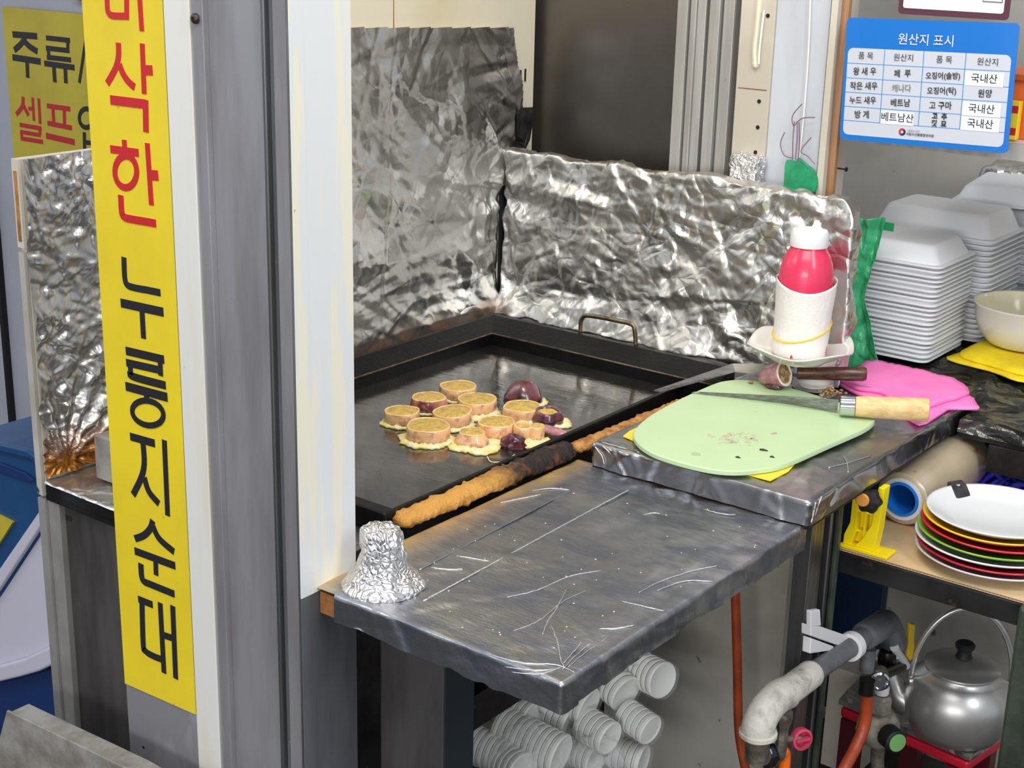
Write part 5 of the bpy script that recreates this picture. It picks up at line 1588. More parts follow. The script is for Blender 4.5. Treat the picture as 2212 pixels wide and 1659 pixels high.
part('spout', tube(B(), spline([kc + sd_ * .060 + V((0, 0, .030)), kc + sd_ * .076 + V((0, 0, .040)), kc + sd_ * .086 + V((0, 0, .062)), kc + sd_ * .100 + V((0, 0, .083)), kc + sd_ * .108 + V((0, 0, .090))], 5), [0.020 - 0.0115 * min(1, i / 18) for i in range(21)], 18), KETTLE, t, smooth='auto')
hd_ = V((0.82, 0.55, 0)).normalized()
hp_ = [kc + hd_ * (.062 * math.cos(math.radians(a))) + V((0, 0, .072 + .098 * math.sin(math.radians(a)))) for a in range(-6, 190, 7)]
part('handle', tube(B(), hp_, 0.0036, 10), KETTLE, t, smooth=True)
for s in (1, -1):
    p = kc + hd_ * (.0605 * s) + V((0, 0, .066))
    part('handle_lug', lathe(B(), [(0.0065, -.004), (0.0075, 0), (0.0065, .004)], 14, axis_m(p, hd_ * s)), KETTLE, t, smooth='auto')

bq = V((0.5494, 0.06, 0.3783))
bq1 = V((0.6036, 0.06, 0.3986))
tag(part('card_box', box(B(), bq.x, bq1.x, .06, .14, .30, .30 + (V((0.5546, 0.06, 0.4568)).z - .30)), CREAM_BOARD, bev=.001, loc=(bq.x + .04, .1, .30)), 'cream carton standing in the shade behind the gas pipe', 'box')
struct('trim_14', box(B(), .40, 1.15, .02, .18, .285, .2995), STEEL_DARK)
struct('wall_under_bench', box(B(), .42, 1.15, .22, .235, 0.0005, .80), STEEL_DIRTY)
tag(part('dark_board', box(B(), (0.4887, 0.2, 0.4829)[0], (0.5597, 0.2, 0.5055)[0], .195, .215, .31, .735), NAVY, loc=(.6, .2, .31)), 'dark blue board standing behind the shelf post', 'board')

# ------------------------------------------------------------------ gas pipe, valves and hoses
PXX = .69
t = thing('gas_pipe', 'grey gas pipe with flaking white paint clamped to the shelf post', 'pipe', V((0.69, -0.3817, 0.6496)))
p0, p1, p2, p3, p4 = V((0.69, -0.375, 0.654)), V((0.69, -0.3143, 0.6513)), V((0.69, -0.2114, 0.644)), V((0.69, -0.1732, 0.642)), V((0.69, -0.1197, 0.6369))
R1 = 0.0118
part('pipe', tube(B(), [p1, p2, p3], R1, 20), PIPE_GREY, t, smooth='auto')
dirp = (p2 - p1).normalized()
part('sleeve', lathe(B(), [(R1 * 1.28, 0), (R1 * 1.34, .002), (R1 * 1.34, (p1 - p0).length - .002), (R1 * 1.25, (p1 - p0).length + .002)], 24, axis_m(p0, p1 - p0)), PIPE_PAINT, t, smooth='auto')
e0_, e1_ = V((0.69, -0.4179, 0.649)), V((0.69, -0.4331, 0.6294))
part('elbow', tube(B(), spline([p0, p0.lerp(e0_, .45) + V((0, -.004, .006)), e0_ + V((0, -.004, .004)), e1_ + V((0, 0, .012)), e1_], 5), R1 * 1.5, 22), PIPE_PAINT, t, smooth='auto')
part('elbow_band', lathe(B(), [(R1 * 1.5, -.0025), (R1 * 1.72, -.0015), (R1 * 1.72, .0025), (R1 * 1.5, .0035)], 24, axis_m(e1_ + V((0, 0, .002)), (0, 0, 1))), PIPE_PAINT, t, smooth='auto')
part('down_pipe', tube(B(), [e1_, e1_ + V((0, .002, -.03))], R1 * 1.1, 18), BRASS_GREY, t, smooth='auto')
part('sleeve', lathe(B(), [(R1 * 1.3, 0), (R1 * 1.42, .003), (R1 * 1.42, (p4 - p3).length)], 24, axis_m(p3 - dirp * .004, p4 - p3)), PIPE_GREY, t, smooth='auto')
d1_ = V((0.69, -0.0838, 0.5899))
part('elbow', tube(B(), spline([p4 - dirp * .004, p4 + dirp * .010 + V((0, 0, -.003)), d1_ + V((0, .002, .010)), d1_], 6), R1 * 1.42, 22), PIPE_GREY, t, smooth='auto')
t2 = thing('pipe_clamp', 'white plastic pipe clamp holding the gas pipe to the shelf post', 'clamp', V((0.69, -0.3146, 0.7003)))
b0, b1 = V((0.675, -0.2891, 0.7128)), V((0.675, -0.2845, 0.6515))
part('clamp_ring', lathe(B(), [(R1 * 1.04, -.006), (R1 * 1.42, -.006), (R1 * 1.42, .006), (R1 * 1.04, .006)], 26, axis_m(p2, dirp), cap=False), CAP_WHITE, t2, smooth='auto')
ar = V((0.685, -0.2884, 0.6872))
prism(bm := B(), [V((0.688, -0.3218, 0.7127)), V((0.688, -0.2936, 0.7005)), V((0.688, -0.1925, 0.6453)), V((0.688, -0.2222, 0.6453)), V((0.688, -0.3193, 0.6993))], (-.012, 0, 0))
part('clamp_arm', bm, CAP_WHITE, t2, bev=.001)
prism(bm := B(), [V((0.688, -0.3254, 0.7319)), V((0.688, -0.3017, 0.7246)), V((0.688, -0.2951, 0.7022)), V((0.688, -0.3215, 0.7108))], (-.006, 0, 0))
part('clamp_plate', bm, CAP_WHITE, t2, bev=.001)
prism(bm := B(), [V((0.687, -0.3166, 0.6956)), V((0.687, -0.2545, 0.6604)), V((0.687, -0.2457, 0.6521)), V((0.687, -0.3152, 0.6757))], (-.010, 0, 0))
part('clamp_foot', bm, CAP_WHITE, t2, bev=.001)

# hose cock with the pink handle
hv = V((0.7, -0.3957, 0.6383))
t = thing('hose_cock', 'brass hose cock with a pink red handle on the front end of the gas pipe', 'valve', hv + V((0, 0, -.05)))
part('body', lathe(B(), [(0.0095, .006), (0.0105, 0.0), (0.0085, -.008), (0.006, -.016), (0.0068, -.022), (0.0066, -.046), (0.0055, -.050)], 8, axis_m(hv, (0, 0, 1))), BRASS_GREY, t, smooth='auto')
hh_ = V((0.712, -0.3764, 0.6082))
hM = axis_m(hh_, (0.80, -0.45, 0.12))
hdl = part('handle', lathe(B(), [(0.0, -.004), (0.0105, -.004), (0.0122, -.001), (0.0122, .006), (0.0095, .0068), (0.0088, -.001), (0.0, -.0012)], 28, hM, cap=False), mat('pink_red_plastic', (196, 66, 96), .4), t, smooth='auto')
part('handle_grip', prism(B(), [hM @ V(p) for p in ((-.0085, -.0014, -.001), (.0085, -.0014, -.001), (.0085, .0014, -.001), (-.0085, .0014, -.001))], hM.to_3x3() @ V((0, 0, .0085))), MATS['pink_red_plastic'], hdl)
part('stem', tube(B(), [hv + V((.002, 0, -.028)), hh_], .0042, 12), BRASS_GREY, t)
ho = V((0.7, -0.3835, 0.5852))
tag(part('gas_hose', tube(B(), spline([hv + V((0, 0, -.049)), ho, ho + V((.002, 0, -.08)), ho + V((.01, .02, -.25))], 8), 0.0062, 14), HOSE_BRIGHT, smooth=True, loc=ho + V((0, 0, -.25))), 'bright orange gas hose below the pink valve handle', 'hose')
vq = V((0.69, -0.4035, 0.5908))
t = thing('gas_plug', 'black and chrome plug valve at the lower end of the painted elbow', 'valve', vq + V((0, 0, -.02)))
part('body', blob(B(), vq, .0125, .0125, .0145, 3, 20, 14, amp=.05), mat('black_chrome', (60, 62, 70), .12, .8), t, smooth=True)
part('neck', tube(B(), [e1_ + V((0, .002, -.029)), vq + V((-.004, 0, 0))], .0105, 16), BRASS_GREY, t, smooth='auto')

# valve group and regulator under the far elbow
WLT = {}
t = WLT['reg'] = thing('gas_regulator', 'grey cast gas regulator with a black knob hanging below the pipe valves', 'regulator', V((0.7, -0.1144, 0.5036)))
part('white_collar', lathe(B(), [(.0125, 0), (.0135, .002), (.013, .007)], 22, axis_m(d1_ + V((0, 0, -.009)), (0, 0, 1))), CAP_WHITE, t, smooth='auto')
v1 = V((0.69, -0.0953, 0.5806))
part('upper_valve', lathe(B(), [(.010, .010), (.0115, .004), (.0115, -.006), (.009, -.014)], 10, axis_m(v1, (0, .05, 1))), mat('black_valve', (34, 32, 30), .3, .5), t, smooth='auto')
v2 = V((0.7, -0.1429, 0.5786))
part('valve_body', blob(B(), v2, .0135, .0135, .0150, 8, 18, 12, amp=.12), BRASS_GREY, t, smooth=True)
part('valve_eye', lathe(B(), [(.0115, 0), (.0118, .003), (.0095, .0045), (.008, .002), (0, .0015)], 24, axis_m(v2 + V((.006, -.010, .001)), (.6, -.8, .1)), cap=False), CHROME, t, smooth='auto')
tv = V((0.69, -0.1562, 0.6007))
part('side_pipe', tube(B(), [tv + V((0, 0, .018)), tv + V((0, 0, -.012))], .0088, 16), PIPE_GREY, t, smooth='auto')
n0 = V((0.7, -0.1263, 0.5539))
part('white_ring', lathe(B(), [(.0085, -.005), (.009, -.004), (.009, .004), (.0085, .005)], 20, axis_m(n0, (0, 0, 1))), CAP_WHITE, t)
part('nut', lathe(B(), [(.0125, -.016), (.0132, -.014), (.0132, .004), (.0105, .008)], 6, axis_m(V((0.7, -0.1241, 0.5389)), (0, 0, 1))), REG_GREY, t, smooth='auto', angle=25)
rc = V((0.7, -0.1164, 0.4948))
rM = axis_m(rc, (.78, -.5, .05))
part('flange', lathe(B(), [(.024, -.014), (.0285, -.012), (.0285, -.004), (.024, -.002)], 12, rM), REG_GREY, t, smooth='auto', angle=20)
part('dome', lathe(B(), [(.026, -.002), (.0255, .004), (.021, .011), (.014, .014)], 30, rM), REG_GREY, t, smooth='auto')
part('back_body', lathe(B(), [(.012, -.03), (.018, -.026), (.022, -.014)], 20, rM), REG_GREY, t, smooth='auto')
knb = part('knob', lathe(B(), [(.013, .0142), (.0148, .016), (.0148, .034), (.0125, .036)], 26, rM), BLACKM, t, smooth='auto')
part('knob_cap', lathe(B(), [(.0115, .0362), (.0115, .0375), (0, .0378)], 24, rM), mat('pale_green_cap', (120, 178, 104), .5), knb)
part('outlet', tube(B(), spline([rc + V((0, 0, -.018)), rc + V((.001, 0, -.05)), rc + V((.012, 0, -.085))], 4), .0085, 14), BRASS_GREY, t, smooth='auto')
lv = [V(p) for p in [(0.7, -0.0675, 0.6224), (0.7, -0.0498, 0.6143), (0.7, -0.0482, 0.5918), (0.7, -0.0364, 0.5689), (0.7, -0.0527, 0.5652), (0.7, -0.064, 0.5756), (0.7, -0.0647, 0.5952)]]
part('lever', prism(B(), lv, (.005, -.002, 0)), mat('yellow_lever', (238, 200, 40), .5), t, bev=.001)
part('lever_arm', tube(B(), [V((0.7, -0.1012, 0.6016)), V((0.7, -0.0549, 0.557))], .0055, 12), CAP_WHITE, t)
part('lever_stem', tube(B(), [v2 + V((.006, .004, .004)), V((0.7, -0.0689, 0.5615))], .0065, 12), mat('dark_fitting', (50, 46, 42), .4, .6), t)

h1 = spline([(0.71, -0.2001, 0.5906), (0.71, -0.1951, 0.5689), (0.71, -0.1959, 0.5383), (0.71, -0.2145, 0.519), (0.71, -0.2432, 0.5017), (0.71, -0.2653, 0.4786)], 6)
tag(part('gas_hose', tube(B(), h1, .0072, 14), HOSE, smooth=True, loc=h1[-1]), 'brownish orange gas hose curving down beside the regulator', 'hose')
part('hose_fitting', tube(B(), [h1[0] + V((0, 0, .012)), h1[0] + V((0, 0, -.006))], .0092, 14), MATS['black_valve'], WLT['reg'], smooth='auto')
h2 = spline([(0.5289, -0.2, 0.6655), (0.5331, -0.2, 0.628), (0.541, -0.2, 0.5541), (0.5478, -0.2, 0.4848), (0.5536, -0.2, 0.454), (0.5644, -0.2, 0.4182), (0.5759, -0.2, 0.3826)], 6)
tag(part('gas_hose', tube(B(), h2, .0058, 14), HOSE, smooth=True, loc=h2[-1]), 'long brownish orange gas hose hanging against the grey panel under the counter', 'hose')

# ------------------------------------------------------------------ under the counter
ly = -.735
lx0, lx1 = (0.4301, -0.735, 0.7145)[0], (0.5109, -0.735, 0.7439)[0]
t = thing('counter_frame', 'dark square tube frame holding up the foil covered counter', 'frame', (lx1, -.5, 0))
part('leg', box(B(), lx0, lx1, ly, -.69, .0005, .8225), PANEL_DARK, t, bev=.0015, label='rust flecked dull steel leg')
part('leg', box(B(), lx1 + .0003, lx1 + .002, ly + .001, -.691, .0005, .8225), mat('slate_leg_face', (40, 50, 58), .5, .2), t)
part('brace', box(B(), lx1 - .026, lx1 + .001, -.6895, -.16, .684, .722), STEEL_DARK, t, bev=.001)
py = -.30
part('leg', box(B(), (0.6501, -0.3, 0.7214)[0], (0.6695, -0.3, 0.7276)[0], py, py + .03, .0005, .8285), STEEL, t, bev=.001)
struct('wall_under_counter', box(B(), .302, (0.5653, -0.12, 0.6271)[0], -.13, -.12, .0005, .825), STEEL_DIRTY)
struct('trim_15', box(B(), .305, .60, -.56, -.1305, .29, .3), STEEL_DARK)


def sleeve(fx, fy, r, n, pitch, label, seed, yaw=0.0, pitch_deg=0.0, film=True):
    f = V((fx, fy[0], fy[1]))
    R_ = random.Random(seed)
    t = thing('cup_sleeve', label, 'cup stack', f + V((-n * pitch / 2, 0, -r)), 'sleeves of white cups under the counter')
    d = V((1, math.tan(yaw), math.tan(pitch_deg)))
    M = axis_m(f, d)
    me = None
    for k in range(n):
        z = -k * pitch
        if k == 0:
            bm = lathe(B(), [(0, -.001), (r * .80, -.001), (r * .86, 0), (r * .93, .0006), (r, -.001), (r, -.0045), (r * .95, -.0055), (r * .92, -pitch * .98)], 30, M, cap=False)
            part('cup', bm, CUPW, t, smooth='auto')
        else:
            bm = lathe(B(), [(r * .93, z - .0006), (r, z - .001), (r, z - .0042), (r * .95, z - .0055), (r * .92, z - pitch * .98)], 30, M, cap=False)
            part('cup', bm, CUPW, t, smooth='auto')
    if film:
        L = n * pitch
        bm = lathe(B(), [(0, .006), (r * .5, .0055), (r * 1.0, .004), (r * 1.07, -.004), (r * 1.08, -L * .3), (r * 1.06, -L * .6), (r * 1.07, -L), (r * .6, -L - .012), (r * .2, -L - .02)], 40, M, lambda a, k: 1 + .06 * nz(math.cos(a) * 2.4 + seed, math.sin(a) * 2.4, k * .8), cap=False)
        part('plastic_bag', bm, FILM, t, smooth='auto')


CUPS = [
    (0.4936, -0.3000, 0.5669, .0232, 7, 'white cup sleeve nearest the orange hose, round end showing'),
    (0.4666, -0.3100, 0.6041, .0225, 6, 'white cup sleeve tucked highest under the counter edge'),
    (0.4608, -0.3300, 0.5491, .0238, 6, 'white cup sleeve in the middle of the pile under the counter corner'),
    (0.4345, -0.3700, 0.5394, .0240, 6, 'white cup sleeve directly below the front counter corner'),
    (0.3980, -0.3900, 0.5448, .0215, 6, 'white cup sleeve half hidden by the dark brace'),
    (0.4188, -0.3850, 0.5188, .0205, 5, 'white cup sleeve below the brace end, behind the ribbed one'),
    (0.5047, -0.3400, 0.5209, .0195, 5, 'small loose white cup sleeve low at the right of the pile'),
    (0.4449, -0.4400, 0.5109, .0260, 10, 'large ribbed white cup sleeve lowest at the front of the pile'),
    (0.4733, -0.3800, 0.5161, .0215, 5, 'crumpled bag of white cups at the bottom middle of the pile'),
    (0.3919, -0.4700, 0.4992, .0235, 6, 'clear bag of cups beside the counter leg'),
    (0.4499, -0.3700, 0.4743, 0.022, 6, 'white bagged cup sleeve at the very bottom, under the crumpled bag'),
    (0.4909, -0.3300, 0.4682, 0.021, 5, 'white lowest cup sleeve at the hose end of the pile'),
    (0.3876, -0.4200, 0.5273, 0.022, 6, 'white cup sleeve lying behind the large ribbed one, next to the brace'),
    (0.4443, -0.3300, 0.5809, 0.0225, 6, 'white cup sleeve partly under the counter corner, second row from the top'),
    (0.3328, -0.4300, 0.4919, 0.021, 6, 'white cup sleeve squeezed between the leg and the brace'),
    (0.4200, -0.4800, 0.4981, 0.023, 6, 'white cup sleeve cut by the lower frame edge near the leg'),
]
for k, (fx, fy_, fz, r_, n_, lab) in enumerate(CUPS):
    sleeve(fx, (fy_, fz), r_, n_, .0085, lab, k + 2, yaw=math.radians((k * 37) % 24 - 14), pitch_deg=math.radians(-((k * 53) % 18) + 4))


for k, (cx_, cy_, cz_, rx, rz_, lab) in enumerate(((.455, -.40, .492, .05, .034, 'crumpled clear plastic bag covering the cups at the bottom middle'), (.41, -.46, .495, .035, .05, 'clear plastic bag bulging beside the dark leg over the cups'))):
    bm = blob(B(), (cx_, cy_, cz_), rx, .04, rz_, k + 3, 60, 40, amp=.25)
    Pn = np.array([v.co for v in bm.verts])
    hh = crumple(Pn, 90 + k, 260, .7, (.008, .04), (.002, .008))
    bm.normal_update()
    for v, h in zip(bm.verts, hh):
        v.co += v.normal * h
    tag(part('loose_bag', bm, FILM_THICK, smooth=True, loc=(cx_, cy_, cz_ - rz_)), lab, 'bag')

# ------------------------------------------------------------------ the post in front, with its banner
PY = -0.8228
X = [(0.1481, -0.8228, 1.3624)[0], (0.2595, -0.8228, 1.3683)[0], (0.2933, -0.8228, 1.3701)[0], (0.2969, -0.8228, 1.3703)[0], (0.3098, -0.8228, 1.371)[0], (0.381, -0.8228, 1.3747)[0], (0.3854, -0.8228, 1.375)[0], (0.3908, -0.8228, 1.3753)[0], (0.4101, -0.8228, 1.3763)[0], 0.4138]
t = thing('storefront_post', 'white and aluminium storefront post rising in front of the griddle', 'post', (0.28, -0.79, 0.0))
part('core', box(B(), X[0] + .002, .396, -.806, -.7505, 0.0005, 2.3), GREY_PAINT, t)
part('board', box(B(), X[0], X[1], PY, -.8065, 0.0005, 2.3), GREY_PAINT, t, bev=.0008, label='grey painted board with glue smears')
part('white_strip', box(B(), X[1] + .0003, X[2], PY - .0004, -.8065, 0.0005, 2.3), WHITE_PAINT, t, bev=.0008)
part('joint_strip', box(B(), X[2] + .0002, X[3], -.815, -.8065, 0.0005, 2.3), BLACKM, t)
part('flange', box(B(), X[3] + .0002, X[4], PY, -.8065, 0.0005, 2.3), ALU, t, bev=.0008)
part('channel_web', box(B(), X[4] + .0002, X[5], -.8165, -.8065, 0.0005, 2.3), ALU, t)
part('channel_edge', box(B(), X[5] + .0002, X[6], PY - .0008, -.8065, 0.0005, 2.3), STEEL, t, bev=.001)
part('groove', box(B(), X[6] + .0002, X[7], -.818, -.8065, 0.0005, 2.3), SLATE, t)
part('groove', box(B(), X[7] + .0002, X[8], -.8195, -.8065, 0.0005, 2.3), ALU, t, bev=.0006)
part('corner_lip', box(B(), X[8] + .0002, X[9] - .0012, PY - .0008, -.8065, 0.0005, 2.3), STEEL, t, bev=.0012)
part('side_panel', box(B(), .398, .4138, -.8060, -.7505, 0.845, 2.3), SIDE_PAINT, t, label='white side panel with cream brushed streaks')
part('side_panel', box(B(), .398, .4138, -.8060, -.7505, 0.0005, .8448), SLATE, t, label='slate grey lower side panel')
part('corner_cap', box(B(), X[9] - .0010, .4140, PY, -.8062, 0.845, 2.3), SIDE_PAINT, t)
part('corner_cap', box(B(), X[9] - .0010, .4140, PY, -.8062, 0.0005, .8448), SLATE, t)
sc_ = V((0.3017, -0.8232, 1.3552))
part('screw', lathe(B(), [(.0046, 0), (.0046, .0015), (.0036, .003), (.0016, .0036), (.0012, .0022), (0, .0022)], 18, axis_m(sc_, (0, -1, 0))), mat('brown_screw', (74, 66, 62), .4, .7), t, smooth='auto')
for p in ((0.1715, -0.8228, 0.5954), (0.1735, -0.8228, 0.5732)):
    part('hole', lathe(B(), [(.0016, 0), (.0016, .0004)], 10, axis_m(p, (0, -1, 0))), BLACKM, t)

b0, b1 = V((0.1481, -0.8232, 0.6633)), V((0.2592, -0.8232, 0.6679))
t = thing('vertical_banner', 'yellow vertical banner with red and black Korean letters on the post', 'sign', (.2, PY, b0.z))
bm = B()
prism(bm, [(X[0] - .0002, PY - .0001, b0.z), (X[1] - .0003, PY - .0001, b1.z), (X[1] - .0003, PY - .0001, 2.0), (X[0] - .0002, PY - .0001, 2.0)], (0, -.0009, 0))
part('film', bm, YELLOW, t)
G1 = [[(0.00628,0,[(0.1858,1.3775),(0.1856,1.3747),(0.1852,1.3706),(0.1847,1.3661),(0.1844,1.3618),(0.1843,1.3585),(0.1843,1.3565),(0.1845,1.3552),(0.1848,1.3543),(0.1853,1.3537),(0.1859,1.3531),(0.1866,1.3524),(0.1872,1.3519),(0.1881,1.3515),(0.1895,1.3512),(0.1916,1.351),(0.1949,1.351),(0.1993,1.3512),(0.2039,1.3514),(0.208,1.3516),(0.2108,1.3517)]),(0.0062,0,[(0.2131,1.3788),(0.2105,1.3487)]),(0.00629,0,[(0.1854,1.3731),(0.2127,1.3737)]),(0.00586,0,[(0.2296,1.3824),(0.2307,1.3401)])],[(0.00692,0,[(0.197,1.3278),(0.197,1.3262),(0.197,1.3239),(0.1969,1.3212),(0.1967,1.3185),(0.1962,1.3159),(0.1955,1.3136),(0.1948,1.3114),(0.1938,1.3092),(0.1925,1.3069),(0.1909,1.3044),(0.1885,1.3014),(0.1855,1.2981),(0.1824,1.2947),(0.1795,1.2918),(0.1776,1.2898)]),(0.00695,0,[(0.1969,1.3086),(0.1975,1.3075),(0.1982,1.3059),(0.1991,1.3041),(0.2001,1.3023),(0.2012,1.3007),(0.2023,1.2994),(0.2035,1.2981),(0.2048,1.2969),(0.2062,1.2957),(0.2077,1.2946),(0.2095,1.2935),(0.2116,1.2924),(0.2136,1.2913),(0.2154,1.2905),(0.2167,1.2899)]),(0.00623,0,[(0.2303,1.3294),(0.2295,1.2851)]),(0.00894,0,[(0.2312,1.3064),(0.2424,1.3069)]),(0.00859,0,[(0.1811,1.2755),(0.2311,1.2762)]),(0.0072,0,[(0.2309,1.2801),(0.2293,1.251)])],[(0.00645,0,[(0.1976,1.2408),(0.1978,1.2321)]),(0.00745,0,[(0.1769,1.23),(0.2172,1.2309)]),(0.00675,1,[(0.2131,1.2132),(0.2124,1.2099),(0.211,1.2066),(0.2089,1.2036),(0.2062,1.2009),(0.2031,1.1987),(0.1997,1.1972),(0.1961,1.1964),(0.1926,1.1963),(0.1894,1.197),(0.1865,1.1984),(0.1842,1.2004),(0.1825,1.2031),(0.1816,1.2061),(0.1815,1.2094),(0.1822,1.2128),(0.1837,1.2161),(0.1859,1.2191),(0.1886,1.2218),(0.1918,1.2239),(0.1952,1.2254),(0.1987,1.2262),(0.2022,1.2262),(0.2054,1.2255),(0.2082,1.2241),(0.2105,1.222),(0.2121,1.2195),(0.213,1.2165)]),(0.00636,0,[(0.2302,1.2413),(0.2316,1.1847)]),(0.00944,0,[(0.2309,1.2125),(0.2431,1.2134)]),(0.00748,0,[(0.1882,1.1884),(0.1881,1.1861),(0.1881,1.1827),(0.188,1.1789),(0.188,1.1754),(0.1882,1.1727),(0.1886,1.171),(0.1889,1.1699),(0.1895,1.1691),(0.1902,1.1686),(0.1913,1.1682),(0.1925,1.1678),(0.194,1.1676),(0.1957,1.1675),(0.1978,1.1675),(0.2004,1.1676),(0.2037,1.1676),(0.2075,1.1677),(0.2116,1.1678),(0.2158,1.168),(0.2196,1.1681),(0.2235,1.1682),(0.2274,1.1683),(0.2312,1.1684),(0.2344,1.1684),(0.2367,1.1685)])]]
glyphs(t, G1, PY - .001, [RED_INK] * 3)
G2 = [[(0.00695,0,[(0.1874,1.1292),(0.1873,1.1265),(0.1871,1.1226),(0.1869,1.1181),(0.1868,1.1138),(0.1869,1.1105),(0.1871,1.1082),(0.1874,1.1064),(0.1878,1.1051),(0.1885,1.104),(0.1895,1.1031),(0.1909,1.1024),(0.1926,1.102),(0.1946,1.1018),(0.197,1.1018),(0.1997,1.1018),(0.203,1.1018),(0.2069,1.102),(0.211,1.1022),(0.2152,1.1025),(0.2192,1.1027),(0.2233,1.1028),(0.2277,1.103),(0.2318,1.1031),(0.2354,1.1032),(0.2379,1.1033)]),(0.00881,0,[(0.1788,1.0832),(0.2408,1.0852)]),(0.00696,0,[(0.2099,1.0835),(0.21,1.0536)])],[(0.0084,0,[(0.1822,1.0361),(0.2384,1.0384)]),(0.00664,0,[(0.2326,1.0419),(0.2323,1.0211)]),(0.00777,0,[(0.1819,1.0241),(0.2339,1.0269)]),(0.00678,0,[(0.1874,1.026),(0.188,1.0101)]),(0.00809,0,[(0.1874,1.015),(0.1874,1.0145),(0.1869,1.0138),(0.187,1.0129),(0.1884,1.0122),(0.1922,1.0118),(0.1997,1.0118),(0.2103,1.012),(0.2218,1.0124),(0.232,1.0128),(0.2389,1.013)]),(0.00896,0,[(0.179,0.9995),(0.2405,1.0016)]),(0.00724,0,[(0.2091,1.0002),(0.2104,0.9911)]),(0.00609,1,[(0.2327,0.9791),(0.2307,0.9762),(0.2277,0.9734),(0.2238,0.9709),(0.2193,0.9688),(0.2143,0.9672),(0.209,0.9661),(0.2038,0.9658),(0.199,0.9661),(0.1947,0.967),(0.1911,0.9686),(0.1886,0.9707),(0.1871,0.9732),(0.1869,0.976),(0.1878,0.979),(0.1899,0.9819),(0.193,0.9847),(0.1969,0.9872),(0.2016,0.9893),(0.2066,0.9909),(0.2118,0.9918),(0.217,0.9921),(0.2217,0.9918),(0.2259,0.9908),(0.2294,0.9893),(0.2318,0.9872),(0.2332,0.9848),(0.2335,0.982)])],[(0.00823,0,[(0.1812,0.948),(0.2183,0.9496)]),(0.00751,0,[(0.2003,0.9484),(0.2004,0.9451),(0.2007,0.9404),(0.2009,0.935),(0.201,0.9296),(0.2006,0.9249),(0.1999,0.9211),(0.199,0.9177),(0.1978,0.9145),(0.1963,0.9111),(0.1944,0.9075),(0.1919,0.9031),(0.1887,0.8982),(0.1853,0.8933),(0.1824,0.889),(0.1803,0.886)]),(0.00758,0,[(0.1994,0.9097),(0.2001,0.9078),(0.201,0.905),(0.2021,0.9019),(0.2036,0.8988),(0.2054,0.8962),(0.208,0.8939),(0.2113,0.8918),(0.2147,0.8899),(0.2177,0.8883),(0.2198,0.8871)]),(0.00676,0,[(0.2329,0.9566),(0.2321,0.8777)])]]
glyphs(t, G2, PY - .001, [BLACK_INK] * 3)
G3 = [[(0.00762,0,[(0.2087,0.8663),(0.2083,0.8651),(0.2078,0.8634),(0.2071,0.8614),(0.2062,0.8593),(0.2049,0.8572),(0.2033,0.8551),(0.2014,0.8529),(0.1992,0.8506),(0.1969,0.8485),(0.1943,0.8464),(0.1914,0.8445),(0.1879,0.8425),(0.1844,0.8407),(0.1813,0.8392),(0.1792,0.8381)]),(0.00763,0,[(0.2087,0.8601),(0.2097,0.8585),(0.211,0.8563),(0.2126,0.8538),(0.2148,0.8512),(0.2175,0.8491),(0.2213,0.8472),(0.2262,0.8453),(0.2314,0.8437),(0.2359,0.8423),(0.239,0.8413)]),(0.00812,0,[(0.1778,0.8245),(0.2397,0.8264)]),(0.00668,0,[(0.2101,0.8252),(0.2095,0.8071)]),(0.00777,0,[(0.1865,0.813),(0.1864,0.8109),(0.1864,0.8079),(0.1863,0.8045),(0.1864,0.8013),(0.1866,0.7988),(0.187,0.7972),(0.1875,0.7961),(0.1881,0.7953),(0.189,0.7948),(0.1902,0.7943),(0.1913,0.794),(0.1924,0.7939),(0.1938,0.794),(0.1962,0.7941),(0.2,0.7942),(0.2062,0.7943),(0.2145,0.7944),(0.2232,0.7946),(0.231,0.7947),(0.2363,0.7948)])],[(0.00769,0,[(0.1789,0.7712),(0.2014,0.7719)]),(0.00767,0,[(0.1847,0.7721),(0.1844,0.7645),(0.1838,0.7534),(0.1833,0.7409),(0.1828,0.7294),(0.1827,0.7211),(0.1829,0.7169),(0.1833,0.715),(0.184,0.7147),(0.1848,0.7148),(0.1859,0.7145),(0.1872,0.7138),(0.1887,0.7134),(0.1904,0.7131),(0.1925,0.713),(0.195,0.7129),(0.1984,0.7129),(0.2026,0.713),(0.2069,0.7133),(0.2107,0.7135),(0.2134,0.7137)]),(0.00707,0,[(0.2135,0.778),(0.2136,0.6988)]),(0.00746,0,[(0.2137,0.7426),(0.2322,0.7443)]),(0.00701,0,[(0.2328,0.7808),(0.2317,0.6988)])]]
glyphs(t, G3, PY - .001, [BLACK_INK] * 2)

